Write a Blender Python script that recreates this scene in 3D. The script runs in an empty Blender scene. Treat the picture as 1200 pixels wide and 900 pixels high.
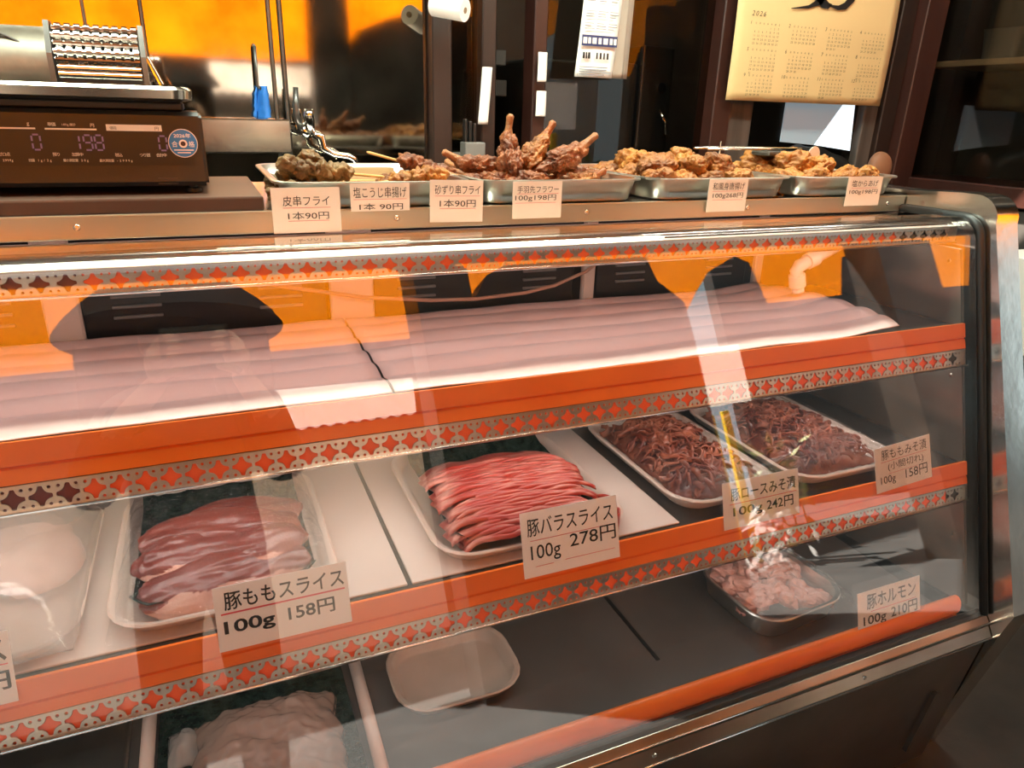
import bpy, bmesh, math, random
from mathutils import Vector, Matrix, noise
R = math.radians
SC = bpy.context.scene
COL = SC.collection
random.seed(7)

# ------------------------------------------------------------------ camera, world, sun, exposure
cam_d = bpy.data.cameras.new('camera'); cam = bpy.data.objects.new('camera', cam_d); COL.objects.link(cam)
cam_d.sensor_width = 36; cam_d.lens = 825.7/1200*36; cam_d.clip_start = .005; cam_d.clip_end = 60
ya, pi_, ro = 0.409925, -0.3672005, 0.0283543
fw = Vector((math.sin(ya)*math.cos(pi_), math.cos(ya)*math.cos(pi_), math.sin(pi_)))
rt = Vector((math.cos(ya), -math.sin(ya), 0)); up = rt.cross(fw)
r2 = rt*math.cos(ro)+up*math.sin(ro); u2 = -rt*math.sin(ro)+up*math.cos(ro)
M = Matrix((r2, u2, -fw)).transposed().to_4x4(); M.translation = (0, 0, 1.32)
cam.matrix_world = M
SC.camera = cam
SC.view_settings.view_transform = 'Standard'; SC.view_settings.look = 'None'
SC.view_settings.exposure = 0.25; SC.view_settings.gamma = 1; SC.view_settings.use_curve_mapping = False

w = bpy.data.worlds.new('sky'); SC.world = w; w.use_nodes = True
bg = w.node_tree.nodes['Background']; bg.inputs[0].default_value = (.76, .95, 1, 1); bg.inputs[1].default_value = 1.5

def sun(direction, strength, ang=1.0):
    d = bpy.data.lights.new('sun', 'SUN'); d.energy = strength; d.angle = R(ang); d.color = (1, .93, .82)
    o = bpy.data.objects.new('sun', d); COL.objects.link(o)
    o.rotation_euler = Vector(direction).to_track_quat('-Z', 'Y').to_euler(); o.location = (-3, -6, 8)
sun((.30, .62, -.85), 48)
def area(name, loc, sx, sy, e, col, rot=(0, 0, 0)):
    d = bpy.data.lights.new(name, 'AREA'); d.shape = 'RECTANGLE'; d.size = sx; d.size_y = sy; d.energy = e; d.color = col
    o = bpy.data.objects.new(name, d); COL.objects.link(o); o.location = loc; o.rotation_euler = rot
    return o
area('ceiling_lamp_light', (.4, 1.15, 2.52), 2.4, .25, 70, (.86, 1, .83))
area('ceiling_lamp_light', (2.2, 1.7, 2.52), 1.2, .2, 4, (1, .90, .78))
area('case_fill_light', (.3, .985, 1.128), 2.0, .03, 1.3, (1, .95, .90))  # added fill under the case top, no lamp known there
area('shelf_fill_light', (.3, .90, .915), 2.0, .02, 2.2, (1, .97, .90))  # added fill under the upper shelf, brightens the meat
area('shelf_fill_light', (.3, .86, .655), 2.0, .02, 1.3, (1, .97, .90))  # added fill under the middle shelf, lightens the case floor

# ------------------------------------------------------------------ materials
def mat(name, col, rough=.5, metal=0, col2=None, nscale=8, bump=0, bscale=60, detail=4, spec=.5, stretch=(1, 1, 1), lo=.35, hi=.65,
        sss=0, trans=0, coat=0, emit=0):
    m = bpy.data.materials.new(name); m.use_nodes = True; nt = m.node_tree; b = nt.nodes['Principled BSDF']
    b.inputs['Base Color'].default_value = (*col, 1); b.inputs['Roughness'].default_value = rough; b.inputs['Metallic'].default_value = metal
    b.inputs['Specular IOR Level'].default_value = spec; b.inputs['Coat Weight'].default_value = coat
    b.inputs['Transmission Weight'].default_value = trans
    if sss: b.inputs['Subsurface Weight'].default_value = sss; b.inputs['Subsurface Radius'].default_value = (.012, .005, .003)
    if emit: b.inputs['Emission Color'].default_value = (*col, 1); b.inputs['Emission Strength'].default_value = emit
    if col2 or bump:
        tc = nt.nodes.new('ShaderNodeTexCoord'); mp = nt.nodes.new('ShaderNodeMapping'); mp.inputs['Scale'].default_value = stretch
        nt.links.new(tc.outputs['Object'], mp.inputs[0])
    if col2:
        n = nt.nodes.new('ShaderNodeTexNoise'); n.inputs['Scale'].default_value = nscale; n.inputs['Detail'].default_value = detail
        r = nt.nodes.new('ShaderNodeValToRGB'); r.color_ramp.elements[0].position = lo; r.color_ramp.elements[1].position = hi
        r.color_ramp.elements[0].color = (*col, 1); r.color_ramp.elements[1].color = (*col2, 1)
        nt.links.new(mp.outputs[0], n.inputs[0]); nt.links.new(n.outputs[0], r.inputs[0]); nt.links.new(r.outputs[0], b.inputs['Base Color'])
    if bump:
        n2 = nt.nodes.new('ShaderNodeTexNoise'); n2.inputs['Scale'].default_value = bscale; n2.inputs['Detail'].default_value = 3
        bp = nt.nodes.new('ShaderNodeBump'); bp.inputs['Strength'].default_value = bump; bp.inputs['Distance'].default_value = .004
        nt.links.new(mp.outputs[0], n2.inputs[0]); nt.links.new(n2.outputs[0], bp.inputs['Height']); nt.links.new(bp.outputs[0], b.inputs['Normal'])
    return m

def clear_mat(name, ior=1.5, tint=(1, 1, 1), rough=0.0, bump=0, bscale=40, haze=0, hazecol=(1, 1, 1)):
    """clear sheet: what is behind shows through, the surface mirrors by its angle"""
    m = bpy.data.materials.new(name); m.use_nodes = True; nt = m.node_tree; nt.nodes.clear()
    out = nt.nodes.new('ShaderNodeOutputMaterial'); mx = nt.nodes.new('ShaderNodeMixShader')
    lw = nt.nodes.new('ShaderNodeLayerWeight'); lw.inputs[0].default_value = .5
    pw = nt.nodes.new('ShaderNodeMath'); pw.operation = 'POWER'; pw.inputs[1].default_value = 5; nt.links.new(lw.outputs['Facing'], pw.inputs[0])
    f0 = ((ior-1)/(ior+1))**2
    fr = nt.nodes.new('ShaderNodeMath'); fr.operation = 'MULTIPLY_ADD'; fr.inputs[1].default_value = 1-f0; fr.inputs[2].default_value = f0; nt.links.new(pw.outputs[0], fr.inputs[0])
    t = nt.nodes.new('ShaderNodeBsdfTransparent'); t.inputs[0].default_value = (*tint, 1)
    g = nt.nodes.new('ShaderNodeBsdfGlossy'); g.inputs['Roughness'].default_value = rough
    base = t
    if haze:
        df = nt.nodes.new('ShaderNodeBsdfDiffuse'); df.inputs[0].default_value = (*hazecol, 1)
        tl = nt.nodes.new('ShaderNodeBsdfTranslucent'); tl.inputs[0].default_value = (*hazecol, 1)
        ad = nt.nodes.new('ShaderNodeMixShader'); ad.inputs[0].default_value = .5
        nt.links.new(df.outputs[0], ad.inputs[1]); nt.links.new(tl.outputs[0], ad.inputs[2])
        hz = nt.nodes.new('ShaderNodeMixShader'); hz.inputs[0].default_value = haze
        nt.links.new(t.outputs[0], hz.inputs[1]); nt.links.new(ad.outputs[0], hz.inputs[2]); base = hz
    nt.links.new(fr.outputs[0], mx.inputs[0]); nt.links.new(base.outputs[0], mx.inputs[1]); nt.links.new(g.outputs[0], mx.inputs[2])
    if bump:
        tc = nt.nodes.new('ShaderNodeTexCoord'); n2 = nt.nodes.new('ShaderNodeTexNoise'); n2.inputs['Scale'].default_value = bscale
        n2.inputs['Detail'].default_value = 3; n2.inputs['Distortion'].default_value = 1.5
        bp = nt.nodes.new('ShaderNodeBump'); bp.inputs['Strength'].default_value = bump; bp.inputs['Distance'].default_value = .01
        nt.links.new(tc.outputs['Object'], n2.inputs[0]); nt.links.new(n2.outputs[0], bp.inputs['Height'])
        nt.links.new(bp.outputs[0], g.inputs['Normal'])
    nt.links.new(mx.outputs[0], out.inputs[0])
    return m

def cloth_mat(name, col, tr=.6):
    m = bpy.data.materials.new(name); m.use_nodes = True; nt = m.node_tree; nt.nodes.clear()
    out = nt.nodes.new('ShaderNodeOutputMaterial'); mx = nt.nodes.new('ShaderNodeMixShader'); mx.inputs[0].default_value = tr
    d = nt.nodes.new('ShaderNodeBsdfDiffuse'); t = nt.nodes.new('ShaderNodeBsdfTranslucent')
    d.inputs[0].default_value = (*col, 1); t.inputs[0].default_value = (*col, 1)
    nt.links.new(d.outputs[0], mx.inputs[1]); nt.links.new(t.outputs[0], mx.inputs[2]); nt.links.new(mx.outputs[0], out.inputs[0])
    return m

STEEL = mat('polished_steel', (.62, .58, .53), .16, 1, (.72, .68, .62), 5, .06, 30, stretch=(1, 1, 1))
STEELX = mat('polished_steel_rail', (.62, .56, .48), .20, 1)
FASC = mat('brushed_fascia', (.56, .49, .38), .32, .95, (.48, .41, .31), 4, stretch=(.3, 1, 1))
STRIP = mat('pressed_steel', (.66, .60, .52), .30, 1)
BROWNST = mat('brown_steel', (.36, .31, .27), .30, 1, (.26, .22, .19), 7, .05, 30)
WELL = mat('well_floor_steel', (.105, .092, .082), .33, .25, (.145, .125, .11), 5, .06, 50)
MIRROR = mat('mirror_steel', (.70, .67, .62), .07, 1, bump=.03, bscale=20)
BRUSH = mat('wall_steel', (.26, .235, .195), .055, 1, (.52, .475, .40), 5, .035, 5)
VAT = mat('tray_aluminium', (.66, .62, .55), .30, 1, (.74, .71, .65), 20, .05, 90)
DARKST = mat('dark_steel', (.075, .070, .066), .30, .6, (.13, .12, .11), 6, .08, 50)
BASEST = mat('base_panel_steel', (.10, .10, .10), .30, .8, (.17, .16, .15), 4, .08, 20)
CHROME = mat('chrome', (.75, .73, .70), .08, 1)
BLACK = mat('black_rubber', (.012, .012, .012), .45)
ORANGE = mat('orange_plastic', (.88, .20, .022), .34, 0, (.80, .16, .016), 6, sss=.0)
ORANGEB = mat('orange_backing', (1.0, .17, .045), .4)
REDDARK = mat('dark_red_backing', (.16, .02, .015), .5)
GLASS = clear_mat('showcase_glass', 1.9)
FILM = clear_mat('cling_film', 1.6, rough=.09, bump=1.0, bscale=75, haze=.015)
FILM2 = clear_mat('cling_film_tight', 1.5, rough=.10, bump=.8, bscale=60, haze=.02)
ACRYL = clear_mat('card_sleeve', 1.3, haze=.02)
BAG = clear_mat('milky_bag', 1.4, rough=.25, bump=.5, bscale=25, haze=.62, hazecol=(.62, .45, .36))
BAGW = clear_mat('clear_box_plastic', 1.4, rough=.15, bump=.3, bscale=20, haze=.28, hazecol=(.80, .74, .70))
WHITE = mat('white_shelf', (.74, .62, .55), .40, 0, (.68, .56, .49), 4, .03, 30)
PINK = mat('pink_sheet', (.76, .565, .535), .30, 0, (.69, .49, .465), 5, .02, 40, stretch=(.3, 3, 1), sss=.0)
PAPER = mat('card_paper', (.86, .80, .72), .6)
PAPERW = mat('white_paper', (.86, .83, .80), .55)
INK = mat('black_ink', (.012, .011, .012), .5)
REDINK = mat('red_ink', (.68, .08, .11), .5)
TAN = mat('tan_board', (.22, .11, .038), .65, 0, (.27, .14, .05), 10)
BROWN = mat('brown_board', (.055, .022, .013), .45, 0, (.085, .038, .022), 6, .05, 40, stretch=(.15, 1, 1))
WOOD = mat('dark_wood', (.014, .006, .004), .5, 0, (.028, .011, .007), 14, .1, 40, stretch=(1, 1, .12))
REDWOOD = mat('red_brown_wood', (.030, .009, .006), .45, 0, (.050, .015, .010), 14, .1, 40, stretch=(1, 1, .12))
OLDWOOD = mat('weathered_wood', (.055, .040, .033), .6, 0, (.12, .09, .075), 20, .2, 50, stretch=(1, 1, .1))
SHELFW = mat('pale_wood_shelf', (.26, .17, .10), .5, 0, (.32, .22, .13), 10, stretch=(.2, 1, 1))
BLKPL = mat('black_plastic', (.008, .007, .0065), .42, 0, bump=.05, bscale=200)
PANEL = mat('display_panel', (.030, .024, .019), .3, spec=.25)
BEIGE = mat('beige_plastic', (.64, .50, .42), .38, 0, (.70, .56, .48), 10, .03, 50)
GREEN = mat('dark_green_mat', (.008, .018, .013), .22, 0, (.03, .048, .038), 60, 1.0, 110)
FLOORM = mat('dark_concrete', (.016, .0145, .013), .55, 0, (.050, .044, .038), 5, .35, 40, lo=.3, hi=.75)
STREET = mat('asphalt', (.022, .021, .02), .9, 0, (.04, .038, .036), 4, .2, 60)
PLASTER = mat('dim_plaster', (.05, .043, .037), .7, 0, (.07, .06, .052), 3)
CEIL = mat('dim_ceiling', (.26, .20, .15), .7)
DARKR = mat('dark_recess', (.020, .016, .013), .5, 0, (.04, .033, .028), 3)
BATTER = mat('fried_batter', (.085, .020, .004), .55, 0, (.40, .135, .018), 22, .9, 190, 6, lo=.30, hi=.66)
BATTERG = mat('golden_batter', (.16, .045, .006), .55, 0, (.50, .19, .022), 22, .9, 190, 6, lo=.28, hi=.64)
BATTERO = mat('olive_brown_batter', (.075, .036, .010), .55, 0, (.26, .135, .038), 24, .9, 190, 6, lo=.3, hi=.66)
BATTERD = mat('dark_wing_batter', (.075, .016, .004), .52, 0, (.34, .098, .018), 26, .9, 190, 6, lo=.32, hi=.66)
BONE = mat('fried_bone', (.15, .045, .012), .5, 0, (.34, .125, .035), 60, .8, 190)
STICK = mat('bamboo', (.72, .42, .16), .5, 0, (.62, .34, .12), 30, stretch=(1, 1, .2))
PORK = mat('pork_lean', (.17, .026, .015), .30, 0, (.36, .10, .068), 12, .3, 60, stretch=(.3, 1, 2.2), lo=.38, hi=.72)
PORKFAT = mat('pork_fat', (.74, .45, .36), .35, 0, (.60, .30, .23), 20)
BELLY = mat('pork_belly', (.42, .042, .028), .28, 0, (.72, .36, .28), 60, .25, 120, stretch=(.10, 1, 1.4), lo=.42, hi=.72)
MISO = mat('miso_pork', (.15, .028, .016), .25, 0, (.42, .14, .08), 18, .3, 80, stretch=(.6, 1, 1), lo=.35, hi=.68)
OFFAL = mat('pork_offal', (.66, .36, .29), .28, 0, (.52, .22, .17), 14, .3, 60, lo=.35, hi=.7)
LCD = mat('blue_digit', (.17, .14, .33), .4, emit=.12)
STICKB = mat('sticker_blue', (.02, .19, .48), .35)
CALP = mat('cream_calendar_paper', (.75, .55, .27), .55)
NAVY = mat('navy_ink', (.03, .04, .13), .5)
GREYINK = mat('grey_ink', (.28, .27, .29), .6)
BLUE = mat('blue_rubber', (.02, .16, .55), .5)
GREYP = mat('grey_plastic', (.17, .16, .15), .5)
TUBE = mat('fluorescent_tube', (1, .95, .85), .4, emit=9)
AWN = cloth_mat('orange_awning_cloth', (1.0, .53, .05), .6)
SUNSHIELD = mat('sun_shield_underside', (.30, .22, .15), .8)
SIGNW = cloth_mat('white_banner_cloth', (.85, .83, .82), .6)
WALLW = mat('white_painted_wall', (.82, .80, .78), .6)
PIPEW = mat('cream_pipe', (.74, .66, .58), .35)
COPPER = mat('pinkish_wire', (.46, .24, .16), .4)
PLANT = mat('street_plant', (.10, .14, .03), .6, 0, (.22, .26, .06), 20)
YELLOW = mat('yellow_paint', (.95, .62, .02), .5)
SKIN = mat('skin', (.55, .33, .23), .5)
COAT = mat('dark_jacket', (.022, .020, .024), .8)
HAT = mat('dark_hat', (.020, .019, .021), .85)
PHONE = mat('phone_body', (.02, .02, .02), .2)
GLSMOKE = clear_mat('dim_window_glass', 1.36, tint=(.72, .70, .66))
LABELW = mat('label_white', (.80, .76, .70), .5)

# ------------------------------------------------------------------ helpers
def new_bm(): return bmesh.new()
def children_of(o): return [c for c in COL.objects if c.parent == o]
WLOC = {}
def link(name, me, m, parent=None, loc=None, smooth=False, world=True):
    """mesh verts given in world space (world=True) or in the parent's space"""
    if m is not None:
        for mm in (m if isinstance(m, (list, tuple)) else [m]): me.materials.append(mm)
    o = bpy.data.objects.new(name, me); COL.objects.link(o)
    if smooth:
        for p in me.polygons: p.use_smooth = True
    if parent is not None:
        o.parent = parent
        if world: me.transform(Matrix.Translation(-WLOC[parent.name]))
        WLOC[o.name] = WLOC.get(parent.name, Vector((0, 0, 0))) if world else Vector((0, 0, 0))
    elif world:
        xs = [v.co for v in me.vertices]
        c = Vector(((min(v.x for v in xs)+max(v.x for v in xs))/2, (min(v.y for v in xs)+max(v.y for v in xs))/2, min(v.z for v in xs)))
        me.transform(Matrix.Translation(-c)); o.location = c; WLOC[o.name] = c
    else:
        WLOC[o.name] = Vector((0, 0, 0))
    return o
def obj(name, bm, m, parent=None, smooth=False, world=True, autos=None):
    bmesh.ops.recalc_face_normals(bm, faces=bm.faces[:])
    me = bpy.data.meshes.new(name); bm.to_mesh(me); bm.free()
    o = link(name, me, m, parent, smooth=smooth, world=world)
    if autos is not None:
        for p in me.polygons: p.use_smooth = True
        me.set_sharp_from_angle(angle=R(autos))
    return o
def tag(o, label=None, cat=None, group=None, kind=None):
    if label: o['label'] = label
    if cat: o['category'] = cat
    if group: o['group'] = group
    if kind: o['kind'] = kind
    return o
def thing(name, label, cat, loc=(0, 0, 0), rot=(0, 0, 0), group=None):
    o = bpy.data.objects.new(name, None); COL.objects.link(o); o.location = loc; o.rotation_euler = rot
    o.empty_display_size = .02
    WLOC[o.name] = Vector(loc)
    return tag(o, label, cat, group)
def copy_tree(src, parent=None):
    c = src.copy(); COL.objects.link(c); c.parent = parent
    for ch in children_of(src): copy_tree(ch, c)
    return c
def box(bm, a, b, bev=0, seg=2):
    x0, y0, z0 = a; x1, y1, z1 = b
    vs = [bm.verts.new(p) for p in ((x0, y0, z0), (x1, y0, z0), (x1, y1, z0), (x0, y1, z0), (x0, y0, z1), (x1, y0, z1), (x1, y1, z1), (x0, y1, z1))]
    fs = [bm.faces.new([vs[i] for i in q]) for q in ((3, 2, 1, 0), (4, 5, 6, 7), (0, 1, 5, 4), (1, 2, 6, 5), (2, 3, 7, 6), (3, 0, 4, 7))]
    if bev: bmesh.ops.bevel(bm, geom=list({e for f in fs for e in f.edges}), offset=bev, segments=seg, profile=.5, affect='EDGES')
    return bm
def bxo(name, a, b, m, parent=None, bev=0, seg=2): return obj(name, box(new_bm(), a, b, bev, seg), m, parent)
def prism(bm, prof, x0, x1, axis='x'):
    f = {'x': lambda t, p: (t, p[0], p[1]), 'y': lambda t, p: (p[0], t, p[1]), 'z': lambda t, p: (p[0], p[1], t)}[axis]
    A = [bm.verts.new(f(x0, p)) for p in prof]; B = [bm.verts.new(f(x1, p)) for p in prof]
    n = len(prof)
    for i in range(n): bm.faces.new((A[i], A[(i+1) % n], B[(i+1) % n], B[i]))
    bm.faces.new(A[::-1]); bm.faces.new(B)
    return bm
def tube(bm, pts, r, n=10, caps=True):
    pts = [Vector(p) for p in pts]; rs = r if isinstance(r, (list, tuple)) else [r]*len(pts)
    rings = []; prev = None
    for i, p in enumerate(pts):
        t = ((pts[min(i+1, len(pts)-1)]-pts[max(i-1, 0)])).normalized()
        if prev is None:
            a = t.orthogonal().normalized()
        else:
            a = (prev-t*prev.dot(t)).normalized()
        prev = a; b = t.cross(a)
        rings.append([bm.verts.new(p+(a*math.cos(2*math.pi*k/n)+b*math.sin(2*math.pi*k/n))*rs[i]) for k in range(n)])
    for A, B in zip(rings, rings[1:]):
        for k in range(n): bm.faces.new((A[k], A[(k+1) % n], B[(k+1) % n], B[k]))
    if caps: bm.faces.new(rings[0][::-1]); bm.faces.new(rings[-1])
    return bm
def lathe(bm, prof, n=24, axis='z', c=(0, 0, 0)):
    """prof of (radius, height)"""
    c = Vector(c); rings = []
    for r, h in prof:
        ring = []
        for k in range(n):
            a = 2*math.pi*k/n; x, y = max(r, 1e-5)*math.cos(a), max(r, 1e-5)*math.sin(a)
            ring.append(bm.verts.new(c+Vector({'z': (x, y, h), 'x': (h, x, y), 'y': (x, h, y)}[axis])))
        rings.append(ring)
    for A, B in zip(rings, rings[1:]):
        for k in range(n): bm.faces.new((A[k], A[(k+1) % n], B[(k+1) % n], B[k]))
    bm.faces.new(rings[0][::-1]); bm.faces.new(rings[-1])
    return bm
def rr(w_, d_, r, n=5):
    out = []
    for cx, cy, a0 in ((w_/2-r, d_/2-r, 0), (-w_/2+r, d_/2-r, 90), (-w_/2+r, -d_/2+r, 180), (w_/2-r, -d_/2+r, 270)):
        for k in range(n+1):
            a = R(a0+90*k/n); out.append((cx+r*math.cos(a), cy+r*math.sin(a)))
    return out
def loft(bm, loops, c=(0, 0, 0), cap0=True, cap1=True):
    """loops of (w, d, r, z)"""
    rings = [[bm.verts.new((c[0]+x, c[1]+y, c[2]+z)) for x, y in rr(w_, d_, r)] for w_, d_, r, z in loops]
    n = len(rings[0])
    for A, B in zip(rings, rings[1:]):
        for k in range(n): bm.faces.new((A[k], A[(k+1) % n], B[(k+1) % n], B[k]))
    if cap0: bm.faces.new(rings[0][::-1])
    if cap1: bm.faces.new(rings[-1])
    return bm
def grid(bm, nx, ny, f):
    vs = [[bm.verts.new(f(i/nx, j/ny)) for i in range(nx+1)] for j in range(ny+1)]
    for j in range(ny):
        for i in range(nx): bm.faces.new((vs[j][i], vs[j][i+1], vs[j+1][i+1], vs[j+1][i]))
    return vs
def thicken(bm, t):
    bmesh.ops.recalc_face_normals(bm, faces=bm.faces[:])
    bmesh.ops.solidify(bm, geom=bm.faces[:], thickness=t); return bm
def N3(x, y, z, s=0): return noise.noise(Vector((x+s*17.3, y-s*9.1, z+s*3.7)))
def blob(bm, c, rad, seed, amp=.22, f=1.6, sub=4, amp2=.07, rot=None):
    b = bmesh.new(); bmesh.ops.create_icosphere(b, subdivisions=sub, radius=1)
    mrot = rot or Matrix.Identity(3)
    for v in b.verts:
        p = v.co.normalized()
        k = 1+amp*N3(p.x*f, p.y*f, p.z*f, seed)+amp2*N3(p.x*5, p.y*5, p.z*5, seed+3)+amp2*.6*N3(p.x*11, p.y*11, p.z*11, seed+5)
        v.co = mrot @ Vector((p.x*k*rad[0], p.y*k*rad[1], p.z*k*rad[2]))+Vector(c)
    me = bpy.data.meshes.new('tmp'); b.to_mesh(me); b.free(); bm.from_mesh(me); bpy.data.meshes.remove(me)
    return bm

# lettering: glyph outlines of Blender's own font turned into mesh
def text_mesh(body, bold=0, spacing=1.0, line=1.0, align='LEFT', shear=0):
    c = bpy.data.curves.new('lettering', 'FONT'); c.body = body; c.offset = bold; c.space_character = spacing; c.space_line = line
    c.align_x = align; c.resolution_u = 3; c.shear = shear
    o = bpy.data.objects.new('lettering', c); COL.objects.link(o)
    dg = bpy.context.evaluated_depsgraph_get()
    me = bpy.data.meshes.new_from_object(o.evaluated_get(dg))
    bpy.data.objects.remove(o); bpy.data.curves.remove(c)
    return me
def fit_text(bm, body, x0, x1, z0, z1, bold=0, depth=-.0004, **k):
    """lay the lettering into the box x0..x1, z0..z1 of a sheet facing -y"""
    me = text_mesh(body, bold, **k)
    if not me.vertices: return
    ax = [v.co.x for v in me.vertices]; ay = [v.co.y for v in me.vertices]
    sx = (x1-x0)/max(max(ax)-min(ax), 1e-6); sy = (z1-z0)/max(max(ay)-min(ay), 1e-6)
    mx, my = min(ax), min(ay)
    for v in me.vertices: v.co = Vector((x0+(v.co.x-mx)*sx, depth, z0+(v.co.y-my)*sy))
    bm.from_mesh(me); bpy.data.meshes.remove(me)
GL = {}
def small_text(bm, body, x, z, h, adv=.62, depth=-.0006, shear=.0):
    for ch in body:
        if ch != ' ':
            if ch not in GL:
                me = text_mesh(ch); GL[ch] = ([v.co.copy() for v in me.vertices], [list(p.vertices) for p in me.polygons]); bpy.data.meshes.remove(me)
            vs, fs = GL[ch]
            nv = [bm.verts.new((x+(v.x+v.y*shear)*h, depth, z+v.y*h)) for v in vs]
            for f in fs:
                try: bm.faces.new([nv[i] for i in f])
                except ValueError: pass
        x += adv*h
def flat(bm, x0, x1, z0, z1, depth=-.0005):
    bm.faces.new([bm.verts.new(p) for p in ((x0, depth, z0), (x1, depth, z0), (x1, depth, z1), (x0, depth, z1))])

SLOPE = .288
def gy(z, off=0): return .9-SLOPE*(1.16-z)+off
TILT = math.atan(SLOPE)

# ------------------------------------------------------------------ the setting
def struct(o): return tag(o, kind='structure')
bm = new_bm(); box(bm, (-2.2, -.45, -.05), (2.9, 2.9, 0)); struct(obj('floor', bm, FLOORM))
bm = new_bm(); box(bm, (-9, -9, -.08), (12, -.451, -.02)); struct(obj('floor_street', bm, STREET))
bm = new_bm(); box(bm, (-2.2, .55, 2.6), (2.9, 2.9, 2.7)); struct(obj('ceiling', bm, CEIL))
bm = new_bm(); box(bm, (-2.3, -.1, 0), (-2.2, 2.9, 2.7)); struct(obj('wall_left', bm, PLASTER))
# stainless wall at the back, in sheets with seams
WB = 2.2
bm = new_bm()
for x0, x1 in ((-2.2, -.221), (-.217, -.094), (-.088, .212), (.220, .240), (.250, .652)):
    box(bm, (x0, WB, 0), (x1, WB+.02, 2.6), .002, 1)
struct(obj('wall_back', bm, BRUSH))
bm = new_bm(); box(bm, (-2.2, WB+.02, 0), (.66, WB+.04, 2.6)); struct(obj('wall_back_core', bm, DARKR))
bm = new_bm()
for x in (.216, .245): box(bm, (x-.0045, WB-.006, .9), (x+.0045, WB+.02, 2.6), .002, 1)
for x in (-.091, -.219): box(bm, (x-.003, WB-.003, .9), (x+.003, WB+.02, 2.6), .001, 1)
struct(obj('trim_1', bm, DARKST))
# horizontal steel ledge below the sheets, left part is a dark sink back
bm = new_bm(); box(bm, (-2.2, WB-.10, 1.20), (.24, WB-.001, 1.287), .004, 1); struct(obj('trim_2', bm, STEEL))
# dark room beyond
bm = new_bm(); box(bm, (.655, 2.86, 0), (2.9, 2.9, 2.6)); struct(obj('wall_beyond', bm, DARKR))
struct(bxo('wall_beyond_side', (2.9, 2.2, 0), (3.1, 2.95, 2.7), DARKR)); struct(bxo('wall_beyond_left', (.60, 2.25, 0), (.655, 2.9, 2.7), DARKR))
# timber frames of the sliding doors
def post(name, x0, x1, m, y0=WB-.03, y1=WB+.05, z0=0, z1=2.6):
    return struct(bxo(name, (x0, y0, z0), (x1, y1, z1), m, None, .004, 1))
post('door_frame', .655, .715, WOOD, WB-.05)
post('door_frame', .812, .858, WOOD, WB-.04)
post('door_frame', .985, 1.030, REDWOOD)
post('door_frame', 1.668, 1.744, REDWOOD, WB-.05)
post('trim_3', 1.748, 1.86, OLDWOOD, WB-.03)
post('trim_4', 2.405, 2.475, OLDWOOD, WB-.03, z0=1.0)
post('trim_5', 2.476, 2.553, WOOD, WB-.05)
post('trim_6', 2.556, 2.665, REDWOOD, WB-.09)
post('trim_7', 1.03, 1.67, GREYP, WB-.07, WB+.03, 1.08, 1.165)
post('trim_8', .715, .815, GREYP, WB-.03, WB+.03, 0, 1.20)
for nm, x0, x1 in (('window_1', .716, .811), ('window_2', 1.031, 1.667)):
    struct(bxo(nm, (x0, WB+.004, 1.10), (x1, WB+.010, 2.6), GLSMOKE))
struct(bxo('window_3', (1.861, WB+.004, 1.04), (2.404, WB+.010, 2.6), GLSMOKE))
# steel sheet behind the narrow pane that mirrors the awning, and behind the wide pane
struct(bxo('wall_steel_panel', (.716, WB+.03, 1.16), (.812, WB+.05, 2.6), BRUSH))
# right: timber cabinet wall running towards the street
XR = 2.67
struct(bxo('wall_right', (XR+.42, -.1, 0), (XR+.5, 2.9, 2.7), PLASTER))
bm = new_bm(); box(bm, (XR, .2, 0), (XR+.42, WB, 1.04)); box(bm, (XR, .2, 1.06), (XR+.03, WB, 1.12), .004, 1)
struct(obj('wall_right_base', bm, PLASTER))
bm = new_bm(); box(bm, (XR-.02, .2, 1.05), (XR+.42, WB, 1.12), .004, 1); struct(obj('trim_9', bm, REDWOOD))
struct(bxo('trim_10', (XR+.04, .2, 1.53), (XR+.40, WB-.02, 1.552), SHELFW, None, .002, 1))
struct(bxo('window_4', (XR+.012, .2, 1.12), (XR+.018, WB, 2.6), GLSMOKE))
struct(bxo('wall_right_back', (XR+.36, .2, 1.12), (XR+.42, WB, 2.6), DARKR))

# ------------------------------------------------------------------ outside, seen mirrored in the glass
AY = -1.5
def extr(bm, poly, y0, y1): return prism(bm, poly, y0, y1, 'y')
def sheet_awning():
    bm = new_bm()
    # valance with a level hem, cut away in a curve near its right end
    hem = [(-1.6, 1.64), (2.44, 1.63), (2.55, 1.75), (2.66, 1.86), (2.88, 1.95), (2.98, 1.90), (3.04, 1.64), (3.63, 1.65), (3.72, 1.90), (4.24, 1.93), (4.22, 1.64), (6.6, 1.62), (6.6, 2.62), (-1.6, 2.62)]
    extr(bm, hem, AY-.004, AY)
    o = obj('awning', bm, AWN)
    return o
aw = sheet_awning(); tag(aw, 'orange cloth awning hanging over the pavement, mirrored in the showcase glass', 'awning')
bm = new_bm(); box(bm, (-4.5, AY, 2.622), (5, .40, 2.628))  # unseen roof, added to keep the sun off the case
obj('added_sun_shield', bm, SUNSHIELD, aw)
struct(bxo('wall_street_pier', (.835, AY+.01, -.02), (1.10, AY+.25, 2.55), DARKR))
bm = new_bm(); extr(bm, [(1.115, -.02), (1.115, 1.66), (1.13, 1.75), (1.21, 1.86), (1.39, 1.94), (1.6, 2.0), (2.06, 2.0), (2.12, 1.93), (2.16, 1.77), (2.30, 1.64), (2.31, 1.44), (2.31, -.02)], AY+.02, AY+.20)
struct(obj('wall_street_screen', bm, DARKR))
struct(bxo('wall_street_pier', (3.74, AY+.01, -.02), (4.20, AY+.25, 2.2), DARKR))
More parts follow.
